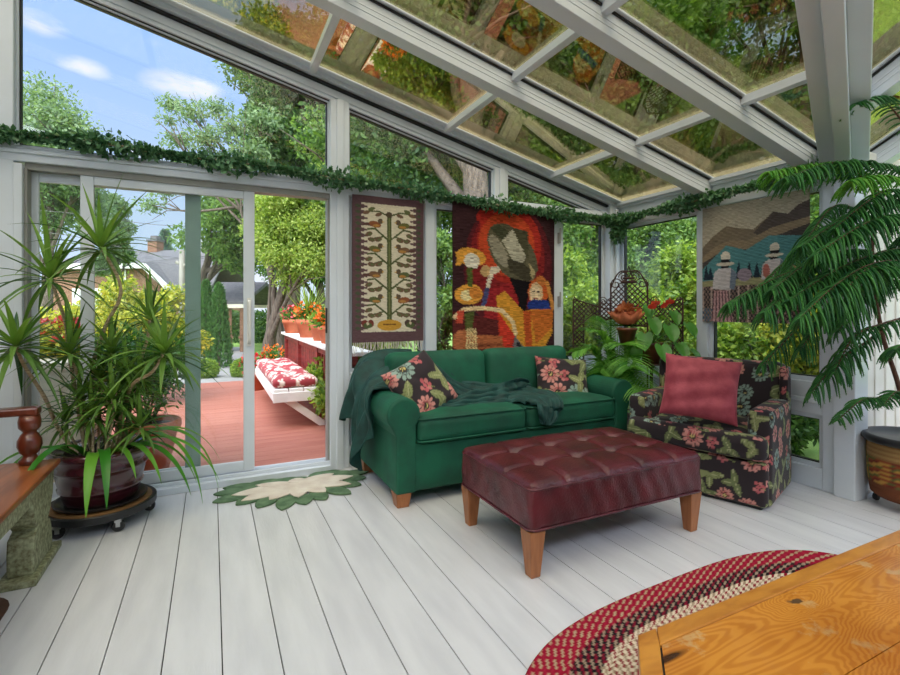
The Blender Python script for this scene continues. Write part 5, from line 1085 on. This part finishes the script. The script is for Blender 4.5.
rl = thing('deck_rail', 'red planked deck rail with flat white cap behind the bench', 'railing', (1.2, 6.4, -.07))
b = MB(); b.box(1.06, 1.36, 4.4, 8.75, .775, .815); mk('cap', b, M['white_bench'], rl, bevel=.006)
b = MB()
for k in range(30): y = 4.45+.143*k; b.box(1.15, 1.18, y, y+.125, .0, .775) if 5.9 < y < 8.7 or y < 5 else b.box(1.15, 1.18, y+.03, y+.08, .0, .775)
b.box(1.12, 1.21, 4.42, 8.7, .70, .775); b.box(1.12, 1.21, 4.42, 8.7, .02, .10); mk('plank', b, M['red_rail'], rl)
for y in (4.45, 5.85, 7.25, 8.6): b = MB(); b.box(1.11, 1.21, y, y+.1, -.07, .775); mk('post', b, M['red_rail'], rl)
def flowerpot(x, y, z, r, h, kind, label, seed, grp=None):
    rng = np.random.default_rng(seed); t = thing('flower_pot', label, 'potted plant', (x, y, z), grp)
    b = MB(); b.lathe([(0, 0), (r*.68, 0), (r*.92, h*.72), (r, h*.73), (r, h), (r*.88, h), (r*.84, h*.85), (0, h*.84)], (x, y, z), 26); mk('pot', b, M['terracotta'], t, True)
    P, d = blobcloud([(x, y, z+h*1.25, r*1.15, .75)], 420, rng, .2); V, F = leafcloud(P, d+np.array([0,0,.5]), .06, .03, rng, 0); mk('foliage', (V, F), M['small_green'] if kind != 'light' else M['shrub_green'], t)
    if kind in ('orange', 'pinkred', 'red'): P, d = blobcloud([(x, y, z+h*1.45, r*1.15, .6)], 150, rng, .6); V, F = leafcloud(P, d, .05, .045, rng, -.2); mk('blossom', (V, F), M[{'orange': 'orange_flower', 'pinkred': 'pinkred_flower', 'red': 'red_flower'}[kind]], t)
    if kind == 'orange' and seed % 2: mk('grass_blade', blades([((x+rng.normal(0, .03), y+rng.normal(0, .03), z+h*.9), Vector((rng.normal(0, .35), rng.normal(0, .35), 1)), rng.uniform(.4, .75), .012, .5) for k in range(60)]), M['shrub_green'], t)
flowerpot(1.17, 8.2, .815, .16, .22, 'pinkred', 'terracotta pot of pink and red flowers at the far end of the rail', 2)
flowerpot(1.20, 6.9, .815, .17, .25, 'orange', 'terracotta pot of orange flowers and tall grass on the white rail cap', 3)
flowerpot(1.21, 6.15, .815, .12, .2, 'light', 'terracotta pot of pale green leaves on the rail between orange flowers', 5)
flowerpot(1.22, 5.65, .815, .14, .2, 'orange', 'terracotta pot of orange flowers at the near end of the rail', 6)
flowerpot(.62, 8.3, -.07, .20, .30, 'red', 'pot of red geraniums on the deck beyond the bench', 8); flowerpot(.95, 8.9, -.07, .22, .34, 'orange', 'pot of yellow orange flowers on the deck by the rail', 10)
tree('flowering_shrub', 'leafy vine climbing beneath the rail cap behind the bench', 'vine', (1.3, 5.6, -.07), [(1.16, 5.3, .25, .2, 1), (1.2, 5.75, .42, .22, 1), (1.25, 6.2, .35, .2, 1)], 2200, .07, .04, 'shrub_green', 17, [(1.3, 5.6, -.07), (1.22, 5.6, .2), (1.18, 5.7, .45)], 2, tr_r=.012)
# outside left: cream planter wall with flowers, clay pot
b = MB(); b.box(-3.6, -.78, 4.15, 4.65, -.07, .82); b.box(-3.65, -.75, 4.12, 4.68, .80, .85)
for k in range(18): b.box(-3.6+.157*k, -3.6+.157*k+.012, 4.142, 4.15, -.07, .80)
tag(mk('planter_box', b, M['cream'], None, bevel=.004), 'cream boarded planter outside the glass behind the dragon tree', 'planter')
for k, (px, m_, n, lb) in enumerate(((30, 'pinkred', 2, 'pink red flower clump in the planter at the left end'), (66, 'red', 3, 'bright red flower clump in the planter by the door stile'))):
    rng = np.random.default_rng(40+k); p = at(px, 345, 3.75); t = thing('flower_clump', lb, 'flowers', (p.x, p.y, .85)); P, d = blobcloud([(p.x, p.y, .98, .2, .6), (p.x-.25, p.y, .95, .16, .6)], 800, rng, .3); V, F = leafcloud(P, d, .08, .04, rng, 0); mk('foliage', (V, F), M['shrub_yellow'], t); P, d = blobcloud([(p.x, p.y, 1.04, .16, .6)], 110, rng, .5); V, F = leafcloud(P, d, .06, .05, rng, -.3); mk('blossom', (V, F), M[m_+'_flower'], t)
cp = thing('clay_pot', 'terracotta pot with bushy plant outside the sliding door', 'potted plant', (-.44, 4.46, -.07))
b = MB(); b.lathe([(0, 0), (.13, 0), (.195, .33), (.215, .34), (.222, .36), (.222, .40), (.21, .415), (.19, .41), (.185, .37), (0, .36)], (-.44, 4.46, -.07), 36); mk('pot', b, M['terracotta'], cp, True); b = MB(); b.lathe([(0, .365), (.186, .37), (.186, .36), (0, .355)], (-.44, 4.46, -.07), 24); mk('soil', b, M['soil'], cp)
rng = np.random.default_rng(50); b = MB(); [b.tube(smooth_path([(-.44, 4.46, .29), (-.44+.1*math.cos(k), 4.46+.1*math.sin(k), .5), (-.44+.2*math.cos(k), 4.46+.2*math.sin(k), .75)], 4), .006, 5) for k in range(9)]; mk('stem', b, M['bark'], cp); P, d = blobcloud([(-.44, 4.46, .72, .34, .9), (-.6, 4.46, .85, .25, .9), (-.3, 4.5, .8, .25, .9)], 2600, rng, .2); V, F = leafcloud(P, d+np.array([0,0,.3]), .07, .022, rng, 0); mk('foliage', (V, F), M['small_green'], cp)
tree('garden_tree', 'dark tree far behind the bright doorway tree', 'tree', g0(318, 20), crown(tt(305, 235, 20), (2.8, 2.0, 3.2), 40, 21, (.28, .42)), 26000, .17, .085, 'tree_dark', 21, None, 8, tr_r=.25)
# trees behind the sofa windows and over the roof
tree('shade_tree', 'big shade tree whose thick trunk shows above the red tapestry', 'tree', g0(476, 6.8), crown(tt(455, 60, 8.2), (3.0, 2.0, 2.2), 44, 9, (.3, .45))+[(*tt(px, py, 8), .7, .8) for px, py in ((400, 150), (425, 120), (370, 130), (395, 180), (520, 140), (450, 90))], 42000, .11, .06, 'tree_dark', 9, [g0(478, 6.8), tt(478, 320, 6.8), tt(476, 200, 6.8), tt(470, 100, 7.1), tt(460, 20, 7.8)], 10, tr_r=.27)
tree('shade_tree', 'leafy tree behind the kilim and the middle post', 'tree', g0(385, 10.5), crown(tt(385, 190, 10.5), (2.2, 1.8, 2.6), 40, 10, (.28, .42)), 32000, .12, .065, 'tree_mid', 10, None, 8, tr_r=.2)
tree('shade_tree', 'tall tree seen through the roof glass over the corner', 'tree', g0(590, 11), crown(tt(590, 60, 11.5), (3.4, 2.4, 3.0), 46, 11, (.28, .42)), 40000, .13, .07, 'tree_dark', 11, None, 10, tr_r=.3)
tree('shade_tree', 'mid green tree behind the corner window', 'tree', g0(590, 9), crown(tt(585, 235, 9), (1.6, 1.5, 1.5), 30, 12, (.3, .45)), 24000, .10, .055, 'tree_mid', 12, None, 6, tr_r=.14)
tree('shade_tree', 'tree with twin trunks seen left of the hills tapestry', 'tree', g0(652, 8.5), crown(tt(665, 110, 9.5), (3.0, 2.4, 2.6), 44, 13, (.28, .42)), 38000, .12, .065, 'tree_dark', 13, [g0(655, 8.2), tt(652, 300, 8.2), tt(648, 230, 8.3), tt(655, 120, 9)], 10, tr_r=.2)
b = MB(); b.tube(smooth_path([g0(696, 8), tt(694, 300, 8), tt(688, 220, 8.1), tt(690, 100, 8.8)], 6), list(np.linspace(.16, .1, 19)), 9); mk('trunk', b, M['bark'], bpy.data.objects['shade_tree.004'], True)
tree('shade_tree', 'tall tree seen through the roof beside the stepped beam', 'tree', g0(800, 9), crown(tt(800, 20, 9.5), (3.2, 2.6, 3.0), 46, 14, (.28, .42)), 38000, .12, .065, 'tree_mid', 14, None, 10, tr_r=.25)
tree('shade_tree', 'dark tree seen through the roof beyond the norfolk pine', 'tree', g0(960, 9), crown(tt(960, 90, 9), (3.0, 2.6, 3.4), 40, 15, (.28, .42)), 30000, .12, .065, 'tree_dark', 15, None, 8, tr_r=.25)
tree('shade_tree', 'mid green tree high behind the red tapestry', 'tree', g0(500, 12.5), crown(tt(500, 150, 12.5), (2.6, 2.0, 3.0), 40, 16, (.28, .42)), 32000, .14, .075, 'tree_mid', 16, None, 8, tr_r=.25)
for k, (px, py, d, R, n, mt, lb) in enumerate(((372, 330, 6.4, (.7, .6, .75), 11000, 'shrub_green', 'yellow green shrub outside beneath the kilim'), (438, 290, 7.0, (.55, .6, 1.3), 12000, 'tree_mid', 'tall shrub in the gap between the two hangings'), (505, 320, 7.2, (.9, .7, 1.1), 12000, 'tree_mid', 'shrub behind the red tapestry'), (572, 320, 6.6, (.75, .7, 1.25), 16000, 'shrub_green', 'bright shrub outside the window right of the red tapestry'), (640, 330, 6.2, (.75, .8, .9), 15000, 'shrub_green', 'bright shrub outside behind the lattice screen'), (690, 300, 6.0, (.7, .8, 1.0), 14000, 'shrub_green', 'bright shrub outside at the left edge of the hills tapestry'), (745, 345, 5.4, (.8, .7, .75), 15000, 'shrub_green', 'low bright shrub outside behind the armchair'), (800, 350, 5.0, (.7, .6, .7), 14000, 'shrub_yellow', 'yellow shrub outside beside the white corner post'), (770, 430, 4.8, (.7, .5, .4), 9000, 'tree_dark', 'dark low shrub outside the small lower pane'), (660, 250, 7.6, (1.0, .9, .8), 15000, 'tree_mid', 'tall green shrub outside above the lattice screen'), (840, 290, 5.6, (1.0, .7, 1.2), 14000, 'shrub_green', 'tall shrub outside behind the norfolk pine'), (828, 200, 6.5, (1.2, .9, 1.4), 14000, 'tree_mid', 'tree outside just right of the hills tapestry'))):
    c = tt(px, py, d)
    if c[0] < 4.6 and c[1] < 4.4: c = (4.6, c[1], c[2])
    tree('garden_shrub', lb, 'shrub', (c[0], c[1], GZ), crown(c, R, 26, 60+k, (.3, .45)), n, .07, .038, mt, 60+k, None, 6, tr_r=.04)

# ============================================================ LIGHT, SKY, CAMERA
w = bpy.data.worlds.new('sky'); SC.world = w; w.use_nodes = True; t = w.node_tree; t.nodes.clear(); N = lambda k, **kw: _n(t, k, kw); L = t.links.new
tc = N('ShaderNodeTexCoord'); sp_ = N('ShaderNodeSeparateXYZ'); L(tc.outputs['Generated'], sp_.inputs[0])
r = N('ShaderNodeValToRGB'); e = r.color_ramp.elements; e[0].position = .0; e[0].color = (.92, 1.08, 1.28, 1); e[1].position = .55; e[1].color = (.36, .66, 1.28, 1); L(sp_.outputs['Z'], r.inputs[0])
mp = N('ShaderNodeMapping'); mp.inputs['Scale'].default_value = (1, 1, 2.6); mp.inputs['Location'].default_value = (.35, .1, 0); L(tc.outputs['Generated'], mp.inputs[0])
no = N('ShaderNodeTexNoise'); no.inputs['Scale'].default_value = 3.6; no.inputs['Detail'].default_value = 6; no.inputs['Roughness'].default_value = .5; L(mp.outputs[0], no.inputs[0])
cr = N('ShaderNodeValToRGB'); q = cr.color_ramp.elements; q[0].position = .55; q[0].color = (0,0,0,1); q[1].position = .64; q[1].color = (1,1,1,1); L(no.outputs[0], cr.inputs[0])
cl = None                                                            # three fair weather clouds
for az, el, rad in ((-31.6, 15.0, .06), (-36.8, 21.5, .055), (-29.6, 21.8, .08), (-26.8, 21.6, .06), (-40.4, 24, .065)):
    a_ = math.radians(26+az); e_ = math.radians(el); dv = Vector((math.sin(a_)*math.cos(e_), math.cos(a_)*math.cos(e_), math.sin(e_)))
    v1 = N('ShaderNodeVectorMath', operation='SUBTRACT'); L(tc.outputs['Generated'], v1.inputs[0]); v1.inputs[1].default_value = dv
    v2 = N('ShaderNodeVectorMath', operation='MULTIPLY'); L(v1.outputs[0], v2.inputs[0]); v2.inputs[1].default_value = (1, 1, 2.4)
    v3 = N('ShaderNodeVectorMath', operation='LENGTH'); L(v2.outputs[0], v3.inputs[0]); v4 = N('ShaderNodeMapRange', interpolation_type='SMOOTHSTEP'); v4.inputs['From Min'].default_value = rad; v4.inputs['From Max'].default_value = 0; L(v3.outputs['Value'], v4.inputs['Value'])
    if cl is None: cl = v4
    else: ad_ = N('ShaderNodeMath', operation='ADD'); L(cl.outputs[0], ad_.inputs[0]); L(v4.outputs[0], ad_.inputs[1]); cl = ad_
n9 = N('ShaderNodeTexNoise'); n9.inputs['Scale'].default_value = 26; n9.inputs['Detail'].default_value = 5; L(mp.outputs[0], n9.inputs[0])
pr_ = N('ShaderNodeMath', operation='MULTIPLY'); L(cl.outputs[0], pr_.inputs[0]); L(n9.outputs[0], pr_.inputs[1]); cs = N('ShaderNodeMapRange'); cs.inputs['From Min'].default_value = .12; cs.inputs['From Max'].default_value = .62; L(pr_.outputs[0], cs.inputs['Value'])
cj = N('ShaderNodeMath', operation='MAXIMUM'); L(cr.outputs[0], cj.inputs[0]); L(cs.outputs[0], cj.inputs[1])
mx = N('ShaderNodeMix', data_type='RGBA'); L(cj.outputs[0], mx.inputs[0]); L(r.outputs[0], mx.inputs[6]); mx.inputs[7].default_value = (1.15, 1.18, 1.25, 1)
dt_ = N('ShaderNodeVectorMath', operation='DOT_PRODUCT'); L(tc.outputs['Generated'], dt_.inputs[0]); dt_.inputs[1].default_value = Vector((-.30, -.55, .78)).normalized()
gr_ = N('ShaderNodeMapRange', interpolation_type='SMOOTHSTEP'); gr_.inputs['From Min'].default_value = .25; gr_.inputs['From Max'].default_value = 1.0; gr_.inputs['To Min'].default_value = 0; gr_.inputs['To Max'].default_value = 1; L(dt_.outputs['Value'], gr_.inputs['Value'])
m2 = N('ShaderNodeMix', data_type='RGBA'); L(gr_.outputs[0], m2.inputs[0]); L(mx.outputs[2], m2.inputs[6]); m2.inputs[7].default_value = (6.4, 6.85, 8.0, 1); m2.clamp_result = False  # unseen bright glow added to the sky above and behind the camera, brightens the room
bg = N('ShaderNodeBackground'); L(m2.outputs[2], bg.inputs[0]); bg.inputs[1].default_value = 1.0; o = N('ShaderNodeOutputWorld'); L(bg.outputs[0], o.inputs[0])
sun = bpy.data.lights.new('sun', 'SUN'); sun.energy = 2.2; sun.angle = math.radians(24); sun.color = (1, .93, .83); so = bpy.data.objects.new('sun', sun); COL.objects.link(so); so.rotation_euler = Vector((.30, .55, -.78)).to_track_quat('-Z', 'Y').to_euler(); so.location = (-3, -6, 9)
cam = bpy.data.cameras.new('camera'); cam.sensor_width = 36; cam.lens = 488/900*36; cam.shift_y = -29.5/900; cam.clip_start = .02
GR = {'flower_pot': 'flower pots along the deck rail', 'conical_cedar': 'conical cedars on the lawn', 'shade_tree': 'shade trees around the sunroom', 'garden_tree': 'trees beyond the sliding door', 'garden_shrub': 'shrubs outside the windows', 'round_bush': 'round bushes at the deck edge', 'flowering_shrub': 'shrubs by the deck', 'throw_pillow': 'cushions on the seats', 'tapestry': 'woven wall hangings', 'kilim_hanging': 'woven wall hangings', 'leaf_garland': 'garlands along the window heads', 'flower_clump': 'flowers in the cream planter'}
for o in list(SC.objects):
    k = o.name.split('.')[0]
    if o.parent is None and k in GR and 'label' in o: o['group'] = GR[k]
co = bpy.data.objects.new('camera', cam); COL.objects.link(co); co.location = (0, 0, CAMH); co.rotation_euler = (PI/2, 0, -math.radians(26)); SC.camera = co
SC.view_settings.view_transform = 'Standard'; SC.view_settings.look = 'None'; SC.view_settings.gamma = 1; SC.view_settings.exposure = -.2; SC.view_settings.use_curve_mapping = False
cy = SC.cycles; cy.max_bounces = 10; cy.transparent_max_bounces = 32; cy.diffuse_bounces = 5; cy.glossy_bounces = 5; cy.caustics_reflective = False; cy.caustics_refractive = False; cy.sample_clamp_indirect = 8
